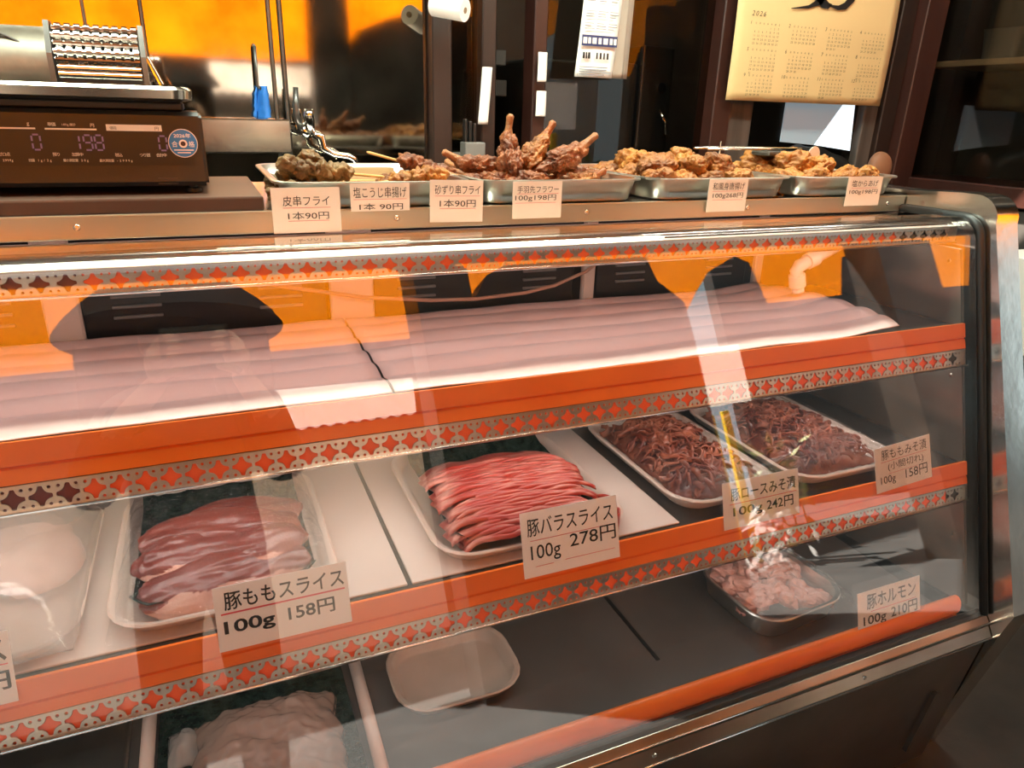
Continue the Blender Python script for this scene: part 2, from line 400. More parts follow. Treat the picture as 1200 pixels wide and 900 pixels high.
struct(bxo('wall_street_white', (-3.2, -2.512, .12), (1.05, -2.5, 1.20), cloth_mat('white_sheet_wall', (.82, .82, .80), .16)))
struct(bxo('wall_street_plinth', (-3.2, -2.60, -.02), (1.05, -2.5, .119), PLASTER))
bm = new_bm(); zz = [(.17+.89*k/44, 1.40+.018*abs(((k) % 4)/2-1)) for k in range(45)]
extr(bm, zz+[(1.07, 1.635), (.17, 1.655)], -2.504, -2.5)
tag(obj('white_banner', bm, SIGNW), 'white cloth banner with a zigzag hem across the street, mirrored in the glass', 'banner')
bm = new_bm(); box(bm, (3.03, -2.62, 1.17), (3.70, -2.616, 1.62))
tag(obj('white_banner', bm, SIGNW), 'small square white banner mirrored beside the sky strip in the glass', 'banner')
bm = new_bm(); rnd = random.Random(6)
for i in range(46):
    p = Vector((3.30+rnd.gauss(0, .16), -2.35+rnd.uniform(-.1, .1), max(.02, .12+rnd.gauss(0, .20)))); d = Vector((rnd.uniform(-1, 1), rnd.uniform(-.4, .4), rnd.uniform(-.6, 1))).normalized()*rnd.uniform(.10, .24); s_ = Vector((-d.z, 0, d.x)).normalized()*.022
    bm.faces.new([bm.verts.new(q) for q in (p, p+d*.5+s_, p+d, p+d*.5-s_)])
thicken(bm, .002)
tag(obj('white_flower_bush', bm, SIGNW), 'pale sunlit flowering plant mirrored over the loin card', 'plant')
struct(bxo('wall_street_house', (-9, -6.2, -.02), (4.2, -6, 5), DARKR))
struct(bxo('wall_street_house', (6.4, -6.2, -.02), (12, -6, 5), DARKR))
struct(bxo('wall_street_white_house', (4.2, -7.2, -.02), (6.4, -7, 2.0), WALLW))
for k, (x, z0, z1) in enumerate(((3.225, .5, 1.11), (3.315, .4, 1.11), (3.46, .38, 1.13))):
    tag(bxo('marker_post', (x, -2.72, -.02), (x+.06, -2.68, z1), YELLOW, None, .004), 'yellow roadside marker post, mirrored above the loin card, %s' % ('left of three', 'middle of three', 'right of three')[k], 'post', 'yellow marker posts')
bm = new_bm(); rnd = random.Random(3)
for i in range(70):
    p = Vector((3.62+rnd.uniform(0, .75), -2.95+rnd.uniform(-.15, .15), rnd.uniform(.05, .85))); d = Vector((rnd.uniform(-1, 1), rnd.uniform(-1, 1), rnd.uniform(-.3, 1))).normalized()*.13; s = d.orthogonal().normalized()*.03
    v = [bm.verts.new(q) for q in (p, p+d*.5+s, p+d, p+d*.5-s)]; bm.faces.new(v)
for i in range(6): tube(bm, [(3.66+i*.12, -2.95, -.02), (3.7+i*.1, -2.95, .7)], .008, 6)
tag(obj('street_shrub', bm, PLANT), 'leafy green roadside shrub mirrored in the right of the glass', 'shrub')

# ------------------------------------------------------------------ the showcase
case = thing('display_case', 'long refrigerated butcher showcase of stainless steel and slanted glass with orange rails', 'display case', (.3, 1.1, 0))
X0, X1 = -.80, 1.34
# end panel with the profile of the glass front
def end_profile(g=.0):
    pts = [(1.52, 1.195)]
    pts += [(1.066, 1.193), (.95, 1.200)]
    for k in range(7):
        a = R(90+74*k/6); pts.append((.915+.05*math.cos(a)*1.0, 1.150+.05*math.sin(a)))
    pts += [(.866, 1.150), (.637, .45)]
    for k in range(4):
        a = k/3; pts.append((.632+.008*a, .44-.03*a))
    pts += [(.715, .07), (.73, 0), (1.52, 0)]
    return pts
bm = prism(new_bm(), end_profile(), X1+.002, X1+.062)
obj('end_panel', bm, STEEL, case, autos=35)
bm = prism(new_bm(), end_profile(), X0-.062, X0-.002); obj('end_panel', bm, STEEL, case, autos=35)
# rounded front cap strip on the end panel
def frame_path(off):
    P = [(1.07, 1.154), (.96, 1.154)]
    for k in range(25):
        a = R(90+74*k/24); P.append((.929+.0415*math.cos(a), 1.1125+.0415*math.sin(a)))
    P += [(gy(.41), .41)]
    return P
FP = frame_path(0)
for xx in (X1-.006,):
    bm = new_bm(); tube(bm, [(xx, y-.004, z+.003) for y, z in FP], .008, 8); obj('gasket', bm, BLACK, case, smooth=True)
# glass front: one bent pane
inner = [(y, z) for y, z in FP[1:]]
def offs(P, d):
    out = []
    for i, p in enumerate(P):
        a = Vector(P[max(i-1, 0)]); b = Vector(P[min(i+1, len(P)-1)]); t = (b-a).normalized(); out.append((p[0]+t.y*d, p[1]-t.x*d))
    return out
outer = offs(inner, .005)
bm = prism(new_bm(), inner+outer[::-1], X0, X1-.002); obj('front_glass', bm, GLASS, case)
# top deck
bxo('deck', (X0, 1.074, 1.150), (X1, 1.52, 1.180), STEEL, case, .002, 1)
fa = bxo('fascia', (X0, 1.064, 1.151), (X1, 1.0735, 1.182), FASC, case, .002, 2)
def screw(parent, x, y, z, nx=0):
    bm = new_bm(); lathe(bm, [(.0045, 0), (.0042, -.0016), (.003, -.0022), (.0012, -.0014), (0, -.0014)], 12, 'y', (x, y, z)); obj('screw', bm, CHROME, parent, smooth=True)
for x in (-.155, -.155+.42, .59, .93, 1.29): screw(fa, x-.0, 1.064, 1.167)
bxo('ledge', (X0, .955, 1.142), (X1, 1.0635, 1.1485), MIRROR, case, .002, 2)
bm = new_bm(); tube(bm, [(X0, .948, 1.1465), (X1, .948, 1.1465)], .007, 12); obj('nosing', bm, BROWNST, case, smooth=True)
# perforated trim strips
PITCH = .0265
def perforated(x0, x1, h, sc):
    cu = bpy.data.curves.new('strip', 'CURVE'); cu.dimensions = '2D'; cu.fill_mode = 'BOTH'; cu.extrude = .0006; cu.bevel_depth = .0005; cu.bevel_resolution = 1
    def poly(pts):
        s = cu.splines.new('POLY'); s.points.add(len(pts)-1); s.use_cyclic_u = True
        for q, p in zip(s.points, pts): q.co = (p[0], p[1], 0, 1)
    poly([(x0, -h/2), (x1, -h/2), (x1, h/2), (x0, h/2)])
    n = int((x1-x0)/PITCH)-1
    for k in range(n):
        cx = x0+PITCH*(k+1)
        st = []
        for q in range(4):
            a0 = R(90*q)
            # concave quarter between two rounded tips
            L1 = (.0120 if q % 2 == 0 else .0122)*sc; L2 = (.0122 if q % 2 == 0 else .0120)*sc
            e1 = Vector((math.cos(a0), math.sin(a0))); e2 = Vector((math.cos(a0+R(90)), math.sin(a0+R(90))))
            wd = .0027*sc
            st.append(e1*L1-e2*wd*.5); st.append(e1*L1+e2*wd*.5)
            A = e1*(L1*.93)+e2*wd; B = e2*(L2*.93)+e1*wd; ctrl = (e1+e2)*.0036*sc
            for t in (0, .2, .4, .5, .6, .8, 1): st.append(A*(1-t)**2+ctrl*2*t*(1-t)+B*t*t)
        poly([(cx+p.x, p.y) for p in st])
        for dx in (-.0046, .0046):
            for dy in (-.0098, .0098):
                poly([(cx+PITCH/2+dx*sc+(.0024*sc)*math.cos(R(a)), dy*sc+(.0024*sc)*math.sin(R(a))) for a in range(0, 360, 45)])
    o = bpy.data.objects.new('strip', cu); COL.objects.link(o)
    me = bpy.data.meshes.new_from_object(o.evaluated_get(bpy.context.evaluated_depsgraph_get()))
    bpy.data.objects.remove(o); bpy.data.curves.remove(cu)
    return me
def strip_on(zc, off, h, tilt, sc, x0, x1, bx0, bx1):
    me = perforated(x0, x1, h, sc)
    yc = gy(zc, off) if tilt else off
    a = R(90)-(TILT if tilt else 0)
    me.transform(Matrix.Translation((0, yc, zc)) @ Matrix.Rotation(a, 4, 'X'))
    s = link('perforated_strip', me, STRIP, case)
    # orange backing just behind, with darker ends
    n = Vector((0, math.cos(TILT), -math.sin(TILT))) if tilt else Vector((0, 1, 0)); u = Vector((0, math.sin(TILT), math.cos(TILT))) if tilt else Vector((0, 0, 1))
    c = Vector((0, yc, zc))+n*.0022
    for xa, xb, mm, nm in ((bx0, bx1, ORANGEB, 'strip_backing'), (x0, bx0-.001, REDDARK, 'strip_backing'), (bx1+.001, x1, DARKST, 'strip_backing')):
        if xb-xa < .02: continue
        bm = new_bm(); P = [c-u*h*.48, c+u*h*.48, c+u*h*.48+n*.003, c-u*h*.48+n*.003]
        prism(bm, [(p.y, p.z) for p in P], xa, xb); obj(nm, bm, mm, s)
    # bright lower lip
    bm = new_bm(); q = c-u*(h*.5)-n*.006; tube(bm, [(x0, q.y, q.z), (x1, q.y, q.z)], .0022, 8); obj('strip_lip', bm, CHROME, s, smooth=True)
    return s
XS = 1.312
strip_on(1.127, .918, .029, False, .86, X0+.01, XS, -.14, 1.16)
strip_on(.905, .012, .031, True, 1.0, X0+.01, XS, -.165, 1.265)
strip_on(.650, .012, .031, True, 1.0, X0+.01, XS, X0+.02, 1.255)
# shelves and their orange price rails
def shelf(zt, name='shelf'):
    s = bxo(name, (X0+.01, gy(zt)+.030, zt-.012), (XS, 1.235, zt), DARKST, case, .002, 1)
    return s
for zt, zl in ((.966, .922), (.707, .667)):
    s = shelf(zt-.008)
    bm = new_bm(); zr = zt-.026
    prof = [(gy(zt, .016), zt+.001), (gy(zt, .011), zt+.0015), (gy(zr, .011), zr+.002), (gy(zr, .0145), zr), (gy(zr, .011), zr-.002), (gy(zl, .010), zl), (gy(zl, .017), zl), (gy(zt, .020), zt-.004)]
    prism(bm, prof, X0+.01, XS); obj('price_rail', bm, ORANGE, s, autos=25)
    bm = new_bm(); prism(bm, [(gy(zl, .018), zl+.002), (gy(zl, .030), zl+.002), (gy(zl, .030), zl-.016), (gy(zl, .018), zl-.016)], X0+.01, XS); obj('rail_backer', bm, DARKST, s)
# bottom tray of the case
bxo('well_floor', (X0, .70, .372), (XS, 1.26, .384), WELL, case)
bm = new_bm(); box(bm, (.669, .835, .3842), (.677, 1.04, .3852)); obj('drain_slot', bm, BLACK, case)
bm = new_bm(); prism(bm, [(.706+.013*math.cos(R(a)), .434+.021*math.sin(R(a))) for a in range(0, 360, 15)], X0+.01, XS-.035)
obj('bottom_rail', bm, ORANGE, case, autos=40)
bm = new_bm(); prism(bm, [(.694, .412), (.722, .412), (.722, .386), (.694, .386)], X0+.01, XS-.03); obj('rail_backer', bm, ORANGE, case)
# inner back: dark sliding doors with louvres and pale posts
bxo('back_wall', (X0, 1.272, .384), (XS, 1.29, 1.148), DARKR, case)
for xa, xb in ((-.60, -.245), (-.20, .182), (.264, .675), (.725, 1.115)):
    d = bxo('back_door', (xa, 1.252, .40), (xb, 1.262, 1.12), BLKPL, case, .003, 1)
    for gx in (xa+.045, xb-.115):
        bm = new_bm()
        for k in range(4): box(bm, (gx, 1.247, 1.045-k*.017), (gx+.072, 1.252, 1.050-k*.017), .001, 1)
        obj('louvre', bm, GREYP, d)
for xa, xb in ((-.247, -.197), (.185, .262), (.688, .716), (1.128, 1.150)):
    bxo('back_post', (xa, 1.237, .385), (xb, 1.251, 1.14), BEIGE, case, .003, 1)
# inner end wall, mirror-like steel
bm = new_bm(); prism(bm, [(gy(1.10, .022), 1.10), (gy(.42, .022), .42), (1.27, .385), (1.27, 1.10)], XS+.004, XS+.012)
obj('inner_end_wall', bm, mat('end_wall_steel', (.40, .33, .27), .22, .75, (.33, .27, .22), 8, .06, 30), case)
for z in (1.075, .86, .55): 
    bm = new_bm(); lathe(bm, [(.004, 0), (.003, -.002), (0, -.002)], 10, 'x', (XS+.004, gy(z, .045), z)); obj('screw', bm, CHROME, case)
# added plate under the top, keeps ceiling light off the sheet edge
bxo('top_light_baffle', (X0+.02, .924, 1.130), (XS, 1.06, 1.141), WHITE, case, .003, 1)
# lower front frame and base
bm = new_bm()
prism(bm, [(gy(.410, -.006), .410), (gy(.410, .015), .412), (gy(.365, .03), .365), (gy(.367, -.012), .367), (gy(.374, -.016), .374), (gy(.391, -.010), .391), (gy(.397, -.013), .397), (gy(.402, -.010), .402)], X0, X1)
lf = obj('sill_rail', bm, BROWNST, case, autos=25)
bm = new_bm(); tube(bm, [(X0, gy(.3985, -.0125), .3985), (X1, gy(.3985, -.0125), .3985)], .0018, 8); tube(bm, [(X0, gy(.370, -.0155), .370), (X1, gy(.370, -.0155), .370)], .0022, 8); obj('bright_bead', bm, CHROME, lf, smooth=True)
bm = new_bm(); prism(bm, [(gy(.417, -.003), .417), (gy(.417, .006), .420), (gy(.411, .006), .4125), (gy(.411, -.005), .411)], X0, X1-.01); obj('sill_seal', bm, BLACK, lf)
for x in (.55, 1.0): 
    bm = new_bm(); lathe(bm, [(.0045, 0), (.004, -.002), (0, -.002)], 12, 'y', (x, gy(.383, -.013), .383)); obj('screw', bm, CHROME, lf)
bm = new_bm(); prism(bm, [(gy(.366, -.006), .366), (gy(.366, .03), .366), (.75, .0), (.712, .0), (.705, .06)], X0, X1-.002)
obj('base_panel', bm, BASEST, case, autos=20)
bm = new_bm(); prism(bm, [(.70-.005, .065), (.71, .065), (.685, .245), (.672, .245)], 1.245, 1.255); obj('base_rib', bm, DARKST, case)

# ------------------------------------------------------------------ pink sheets on the upper shelf
def pink(xa, xb, label, curve):
    bm = new_bm(); nx = 40; ny = 90
    def f(u, v):
        y = .868+v*(1.228-.868); xr = xb
        if curve: xr = xb - .06*max(0, 1-v/.3)**1.2*0 + .05*math.sin(v*math.pi)*1.0 - .03*v
        x = xa+u*(xr-xa)
        ridge = abs(math.sin(v*math.pi*5.5+.3*N3(x*2, 0, 0, 1)))**.8
        z = .9655+.0048*ridge+.003*N3(x*3, y*9, 0, 4)+.0025*N3(x*10, y*20, 0, 2)
        if curve: z += .010*max(0, u-.88)/.12
        return (x, y, z)
    grid(bm, nx, ny, f); thicken(bm, .0012)
    tag(obj('vinyl_sheet', bm, PINK, None, smooth=True), label, 'plastic sheet', 'pink sheets on the upper shelf')
pink(-.785, .2025, 'pale pink ribbed sheet on the upper shelf, left of the dark joint', False)
pink(.2065, 1.15, 'pale pink ribbed sheet on the upper shelf, right of the joint, curved end', True)
bm = new_bm(); tube(bm, [(.03, 1.228, 1.062), (.10, 1.222, 1.038), (.24, 1.215, 1.010), (.36, 1.21, .997), (.447, 1.21, .993), (.55, 1.21, .998), (.61, 1.21, 1.008), (.68, 1.215, 1.03), (.75, 1.222, 1.07)], .0035, 8)
tag(obj('wire', bm, COPPER, None, smooth=True), 'thin pinkish cable sagging behind the glass above the pink sheets', 'cable')
pp = thing('drain_pipe', 'cream plastic elbow pipe inside the top right of the showcase', 'pipe', (1.13, 1.10, .99))
bm = new_bm(); tube(bm, [(1.125, 1.10, .992), (1.12, 1.10, 1.012), (1.112, 1.10, 1.03), (1.118, 1.10, 1.040), (1.15, 1.10, 1.052), (1.225, 1.105, 1.078)], [.011, .011, .013, .014, .0125, .0115], 14); obj('elbow', bm, PIPEW, pp, smooth=True)
bm = new_bm(); tube(bm, [(1.123, 1.10, .998), (1.116, 1.10, 1.022)], .017, 14); obj('collar', bm, PIPEW, pp, autos=40)
bm = new_bm(); tube(bm, [(1.138, 1.10, 1.048), (1.16, 1.10, 1.056)], .017, 14); obj('collar', bm, PIPEW, pp, autos=40)
bm = new_bm(); tube(bm, [(1.127, 1.10, .985), (1.1245, 1.10, .996)], .0125, 14); obj('pipe_cap', bm, PAPERW, pp, smooth=True)

# ------------------------------------------------------------------ vats of fried food on the deck
DZ = 1.180
def vat(cx, cy, w_, d_, label, h=.040, m=VAT, name='food_tray', z=DZ, cat='tray', rad=.035, grp='food trays on top of the showcase'):
    t = thing(name, label, cat, (cx, cy, z+.0005), group=grp)
    bm = new_bm(); T = .0015
    loft(bm, [(w_-.048, d_-.048, rad*.7, 0), (w_-.036, d_-.036, rad*.8, .004), (w_-.018, d_-.018, rad, h-.003), (w_-.002, d_-.002, rad*1.2, h-.002), (w_, d_, rad*1.25, h-.004), (w_+.001, d_+.001, rad*1.25, h-.001),
              (w_-.003, d_-.003, rad*1.2, h), (w_-.019, d_-.019, rad, h-.001), (w_-.038, d_-.038, rad*.8, .006), (w_-.052, d_-.052, rad*.7, .0025)])
    obj('pan', bm, m, t, autos=50, world=False)
    return t
VT = [(.243, 1.257, .300, .38, 'shallow aluminium tray holding fried skewers, right of the scale'),
      (.557, 1.252, .312, .37, 'aluminium tray heaped with dark fried chicken wings'),
      (.885, 1.247, .325, .36, 'aluminium tray of brown fried chicken, third from the scale'),
      (1.194, 1.242, .280, .35, 'aluminium tray of fried chicken at the right end with tongs over it')]
for a in VT: vat(*a)
liner_lab = ['tan paper sheet lining the skewer tray', 'tan paper sheet lining the wing tray', 'tan paper sheet lining the third fried chicken tray', 'tan paper sheet lining the rightmost fried chicken tray']
for a, lb in zip(VT, liner_lab):
    bm = new_bm(); W_, D_ = a[2]-.085, a[3]-.085
    def f(u, v, a=a, W_=W_, D_=D_):
        e = max(0, v-.80)/.2
        return (a[0]+(u-.5)*W_, a[1]+(v-.5)*D_+.018*e, DZ+.0045+.030*e+.001*N3(u*5, v*5, 0, a[0]))
    grid(bm, 12, 20, f); thicken(bm, .0005)
    tag(obj('paper_liner', bm, TAN, None, smooth=True), lb, 'paper')

def mesh_of(bm, m, smooth=True):
    bmesh.ops.recalc_face_normals(bm, faces=bm.faces[:]); me = bpy.data.meshes.new('food'); bm.to_mesh(me); bm.free()
    for p in me.polygons: p.use_smooth = smooth
    me.materials.append(m); return me
# karaage pieces: a few crusty shapes shared among the pieces
def karaage_shape(seed, m):
    rnd = random.Random(seed); bm = new_bm()
    blob(bm, (0, 0, .022), (.036, .028, .024), seed, .42, 1.5, 5, .16)
    for k in range(3):
        a = rnd.uniform(0, 6.28); blob(bm, (.021*math.cos(a), .017*math.sin(a), .02+rnd.uniform(-.004, .012)), (.018, .016, .014), seed*3+k, .4, 1.8, 4, .18)
    return mesh_of(bm, m)
KSH = [karaage_shape(s, BATTER if s % 2 else BATTERG) for s in range(11, 17)]
KSG = [karaage_shape(s, BATTERG) for s in range(21, 26)]
def place_karaage(name, shapes, spots, labels, cat, group):
    for i, (x, y, z, s) in enumerate(spots):
        o = bpy.data.objects.new(name, shapes[i % len(shapes)]); COL.objects.link(o)
        o.location = (x, y, z); o.rotation_euler = (random.uniform(-.2, .2), random.uniform(-.2, .2), random.uniform(0, 6.28)); o.scale = (s, s, s*random.uniform(.9, 1.1))
        tag(o, labels[i] if isinstance(labels, list) else labels, cat, group)
def heap(cx, cy, w_, d_, seed, rows):
    """piece spots: rows of (count, z, spread)"""
    rnd = random.Random(seed); out = []
    for nx_, ny_, z, k in rows:
        for j in range(ny_):
            for i in range(nx_):
                out.append((cx+((i+.5)/nx_-.5)*w_*k+rnd.uniform(-.006, .006), cy+((j+.5)/ny_-.5)*d_*k+rnd.uniform(-.006, .006), DZ+z+rnd.uniform(-.003, .004), rnd.uniform(.92, 1.15)))
    return out
place_karaage('fried_chicken_piece', KSH, heap(.868, 1.225, .245, .25, 5, [(4, 3, .003, 1), (3, 2, .030, .74)]), 'crusty brown fried chicken piece in the third tray from the scale', 'fried chicken', 'fried chicken in the third tray')
place_karaage('fried_chicken_piece', KSG, heap(1.17, 1.225, .21, .24, 8, [(3, 3, .003, 1), (2, 2, .028, .7)]), 'golden fried chicken piece in the rightmost tray', 'fried chicken', 'fried chicken in the rightmost tray')
o = bpy.data.objects.new('fried_chicken_piece', KSG[1]); COL.objects.link(o); o.location = (1.288, 1.13, DZ+.012); o.scale = (.8, .8, .9)
tag(o, 'golden fried chicken piece alone at the right rim of the rightmost tray', 'fried chicken', 'fried chicken in the rightmost tray')

# chicken wings: meat, bone end
def wing_proto(seed):
    rnd = random.Random(seed)
    bm = new_bm(); blob(bm, (0, 0, .0), (.036, .023, .021), seed, .42, 1.8, 5, .22); blob(bm, (.034, .004, .004), (.022, .017, .015), seed+2, .35, 1.8, 4, .15)
    a = mesh_of(bm, BATTERD if seed % 2 else BATTER)
    bm = new_bm(); tube(bm, [(.034, .004, .004), (.048, .006, .008), (.060, .005, .012), (.072, .004, .016), (.079, .004, .019), (.083, .003, .021)], [.014, .010, .0070, .0062, .0078, .004], 14)
    for v in bm.verts: v.co += Vector((N3(v.co.x*90, v.co.y*90, v.co.z*90, seed), N3(v.co.y*90, v.co.x*90, 3, seed), N3(v.co.z*90, 1, v.co.x*90, seed)))*.0022
    b = mesh_of(bm, BONE if seed % 2 else BATTERD)
    bm = new_bm(); blob(bm, (-.04, .002, 0), (.020, .012, .009), seed+4, .35, 1.9, 4, .16); c = mesh_of(bm, BATTERD)
    return a, b, c
WPR = [wing_proto(s) for s in (31, 32, 33)]
def wing(x, y, z, rx, ry, rz, k, label, s=1.0):
    t = thing('fried_wing', label, 'chicken wing', (x, y, z), (rx, ry, rz), 'fried chicken wings in the second tray')
    t.scale = (s, s, s)
    for nm, me in zip(('meat', 'bone_end', 'wing_tip'), WPR[k]):
        o = bpy.data.objects.new(nm, me); COL.objects.link(o); o.parent = t
WG = [(.455, 1.17, .023, 0, 0, 2.9, 0), (.47, 1.25, .026, .2, 0, 3.4, 1), (.53, 1.16, .024, 0, .1, .4, 2), (.545, 1.25, .028, .4, 0, 1.8, 1), (.62, 1.17, .024, 0, 0, .3, 1), (.66, 1.22, .028, 0, .1, .2, 0),
      (.60, 1.29, .026, 0, 0, 1.2, 2), (.49, 1.33, .026, 0, 0, 2.0, 0), (.645, 1.33, .025, 0, 0, .4, 1)]
for k, a in enumerate(WG): wing(a[0], a[1], DZ+a[2], *a[3:], label='dark brown fried chicken wing low in the heap of the second tray')
wing(.497, 1.18, DZ+.062, .2, -1.15, 1.3, 0, 'fried chicken wing whose bone stands straight up at the left of the heap', .9)
wing(.545, 1.20, DZ+.066, .1, -.62, .25, 1, 'fried chicken wing whose pale bone points up to the right from mid heap', .95)
wing(.600, 1.18, DZ+.064, .1, -.30, .12, 2, 'dark fried chicken wing on top of the heap, its tip to the right')
wing(.455, 1.20, DZ+.050, .0, -.10, 3.0, 2, 'dark fried chicken wing at the left of the heap, pointing left', .9)
# skewers: stick, meat
def skewer(name, x, y, z, rz, ry, m, seed, label, group, n=5, s=1.0, up=.0):
    t = thing(name, label, 'skewer', (x, y, z), (0, ry, rz), group)
    bm = new_bm(); tube(bm, [(-.05, 0, 0), (.088, 0, 0), (.092, 0, 0)], [.0022, .0022, .0008], 8); obj('stick', bm, STICK, t, world=False)
    bm = new_bm(); rnd = random.Random(seed)
    for k in range(n):
        blob(bm, (-.045+k*.085/n, rnd.uniform(-.004, .004), rnd.uniform(-.002, .004)), (.0145*s, .0155*s, .0125*s), seed*7+k, .45, 1.7, 4, .18)
    obj('meat', bm, m, t, smooth=True, world=False)
    return t
G1 = 'fried skin skewers at the left of the first tray'; G2 = 'salt koji skewers at the right of the first tray'
for k, (x, y, z, rz) in enumerate(((.15, 1.13, .018, -.05), (.16, 1.17, .020, .15), (.155, 1.22, .022, -.2), (.16, 1.27, .022, .1))):
    skewer('skin_skewer', x, y, DZ+z, rz, .0, BATTERO, 41+k, 'olive brown fried skin skewer lying low at the left of the first tray', G1, s=1.1)
skewer('skin_skewer', .185, 1.17, DZ+.046, .12, .1, BATTERO, 51, 'olive brown fried skin skewer on top of the left heap, stick to the right', G1, s=1.15)
bm = None
skewer('skin_skewer', .175, 1.21, DZ+.050, 1.2, .42, BATTERO, 52, 'olive brown skin skewer standing up at the back of the left heap', G1, 4, 1.0)
skewer('skin_skewer', .125, 1.19, DZ+.036, 1.5, .5, BATTERO, 53, 'olive brown skin skewer leaning at the far left rim of the first tray', G1, 4, .9)
for k, (x, y, z, rz) in enumerate(((.30, 1.12, .020, 3.1), (.325, 1.16, .020, 2.95), (.31, 1.21, .022, 3.3), (.32, 1.27, .022, 3.0))):
    skewer('salt_koji_skewer', x, y, DZ+z, rz, 0, BATTERG if k < 2 else BATTER, 61+k, 'golden fried salt koji skewer lying low at the right of the first tray', G2, s=1.0)
skewer('salt_koji_skewer', .305, 1.125, DZ+.038, 3.05, .1, BATTERG, 71, 'golden salt koji skewer in front with its stick pointing left', G2, s=.95)
skewer('salt_koji_skewer', .345, 1.21, DZ+.050, 2.85, -.25, BATTERD, 72, 'red brown skewer on top, its bare stick sticking up behind', G2, s=1.1)

# tongs across trays three and four
tg = thing('tongs', 'steel serving tongs with a white sticker lying across the right trays', 'tongs', (1.10, 1.23, DZ+.085))
for s in (-1, 1):
    bm = new_bm(); pts = [(.935, 1.23+s*.022, DZ+.083), (1.0, 1.23+s*.020, DZ+.085), (1.10, 1.235+s*.014, DZ+.084), (1.20, 1.24+s*.008, DZ+.082)]
    for a, b in zip(pts, pts[1:]):
        va = [bm.verts.new((p[0], p[1]+q*.006, p[2]+dz)) for p in (a, b) for q in (-1, 1) for dz in (0, .0)]
    bm.free(); bm = new_bm()
    tube(bm, pts, [.004, .0045, .0055, .006], 8)
    for v in bm.verts: v.co.z = DZ+.083+(v.co.z-DZ-.083)*.55
    obj('arm', bm, CHROME, tg, smooth=True)
bm = new_bm(); box(bm, (1.09, 1.205, DZ+.070), (1.205, 1.262, DZ+.080), .004, 2); obj('handle_plate', bm, DARKST, tg)
bm = new_bm(); lathe(bm, [(.016, 0), (.016, .001), (0, .001)], 20, 'y', (1.205, 1.198, DZ+.075)); obj('sticker', bm, PAPERW, tg)
bm = new_bm(); tube(bm, [(.968, 1.212, DZ+.070), (.968, 1.212, DZ+.098)], .002, 8); obj('catch', bm, CHROME, tg)

# ------------------------------------------------------------------ price cards
def card(label, x, y, z, w_, h_, lines, tilt=0, roll=0, yaw=0, paper=PAPER, rules=(), sleeve=None, inkshift=0, cat='price card', group=None, curl=0, name='price_card'):
    """x,y,z: lower left corner; lines: (text, x0,x1,z0,z1 as shares of the card, bold); rules: (x0,x1,z,thickness,material)"""
    t = thing(name, label, cat, (x, y, z), (0, 0, 0), group)
    t.rotation_mode = 'XYZ'; t.rotation_euler = (-tilt, roll, yaw)
    bm = new_bm()
    if sleeve:
        b2 = new_bm(); l, r, b_, t_ = sleeve; box(b2, (-l, -.0012, -b_), (w_+r, -.0006, h_+t_)); obj('sleeve', b2, ACRYL, t, world=False)
    box(bm, (0, 0, 0), (w_, .0006, h_))
    p = obj('paper', bm, paper, t, world=False)
    if lines:
        bm = new_bm()
        for q in lines: fit_text(bm, q[0], q[1]*w_, q[2]*w_, q[3]*h_, q[4]*h_, q[5] if len(q) > 5 else 0)
        obj('lettering', bm, INK, t, world=False)
    if rules:
        bm = new_bm()
        for a, b, zz, th, *sl in rules:
            d = sl[0] if sl else 0
            bm.faces.new([bm.verts.new(v) for v in ((a*w_, -.0003, zz*h_), (b*w_, -.0003, (zz+d)*h_), (b*w_, -.0003, (zz+d)*h_+th), (a*w_, -.0003, zz*h_+th))])
        obj('underline', bm, REDINK, t, world=False)
    return t
YC = 1.0585
R2 = lambda a, b: a
card('cream card reading 皮串フライ, leftmost on the tray fronts, hanging over the fascia', .086, YC, 1.151, .095, .063, [('皮串フライ', .16, .84, .60, .82), ('1本90円', .22, .82, .30, .47)], rules=((.16, .85, .555, .0006), (.22, .82, .265, .0006)))
card('white curled card reading 塩こうじ串揚げ on the front of the skewer tray', .196, YC, 1.179, .088, .040, [('塩こうじ串揚げ', .05, .95, .48, .86), ('1本 90円', .14, .88, .04, .28)], rules=((.05, .95, .42, .0005), ))
card('cream card reading 砂ずり串フライ between the first and second trays', .315, YC, 1.160, .086, .063, [('砂ずり串フライ', .09, .94, .66, .88), ('1本90円', .18, .86, .36, .54)], rules=((.09, .94, .62, .0005), (.18, .86, .32, .0005)), roll=R(1))
card('white card reading 手羽先フラワー on the chicken wing tray', .452, YC, 1.161, .087, .058, [('手羽先フラワー', .09, .93, .69, .88), ('100g198円', .05, .88, .46, .64)], rules=((.08, .93, .665, .0005), (.05, .88, .42, .0005)))
card('white card reading 和風身唐揚げ on the third tray', .832, YC, 1.162, .087, .057, [('和風身唐揚げ', .10, .92, .67, .90), ('100g268円', .12, .90, .40, .58)], rules=((.10, .92, .63, .0005), (.12, .9, .36, .0005)))
card('white card reading 塩からあげ on the rightmost fried chicken tray', 1.165, YC, 1.165, .092, .056, [('塩からあげ', .12, .88, .66, .88), ('100g198円', .08, .90, .38, .56)], rules=((.12, .88, .61, .0005), ))
def gcard(label, x, z, w_, h_, lines, rules, roll=0, off=.0065, **k):
    return card(label, x, gy(z, off), z, w_, h_/math.cos(TILT), lines, -TILT*-1*-1 if False else TILT*1, roll, paper=PAPERW, rules=rules, **k)
gcard('white card reading 豚ももスライス 158円 in front of the pork thigh', -.047, .689, .162, .079, [('豚ももスライス', .07, .97, .62, .90, .012), ('100g', .05, .42, .20, .46, .022), ('158円', .52, .88, .24, .48, .016)], ((.04, .97, .56, .0022), ))
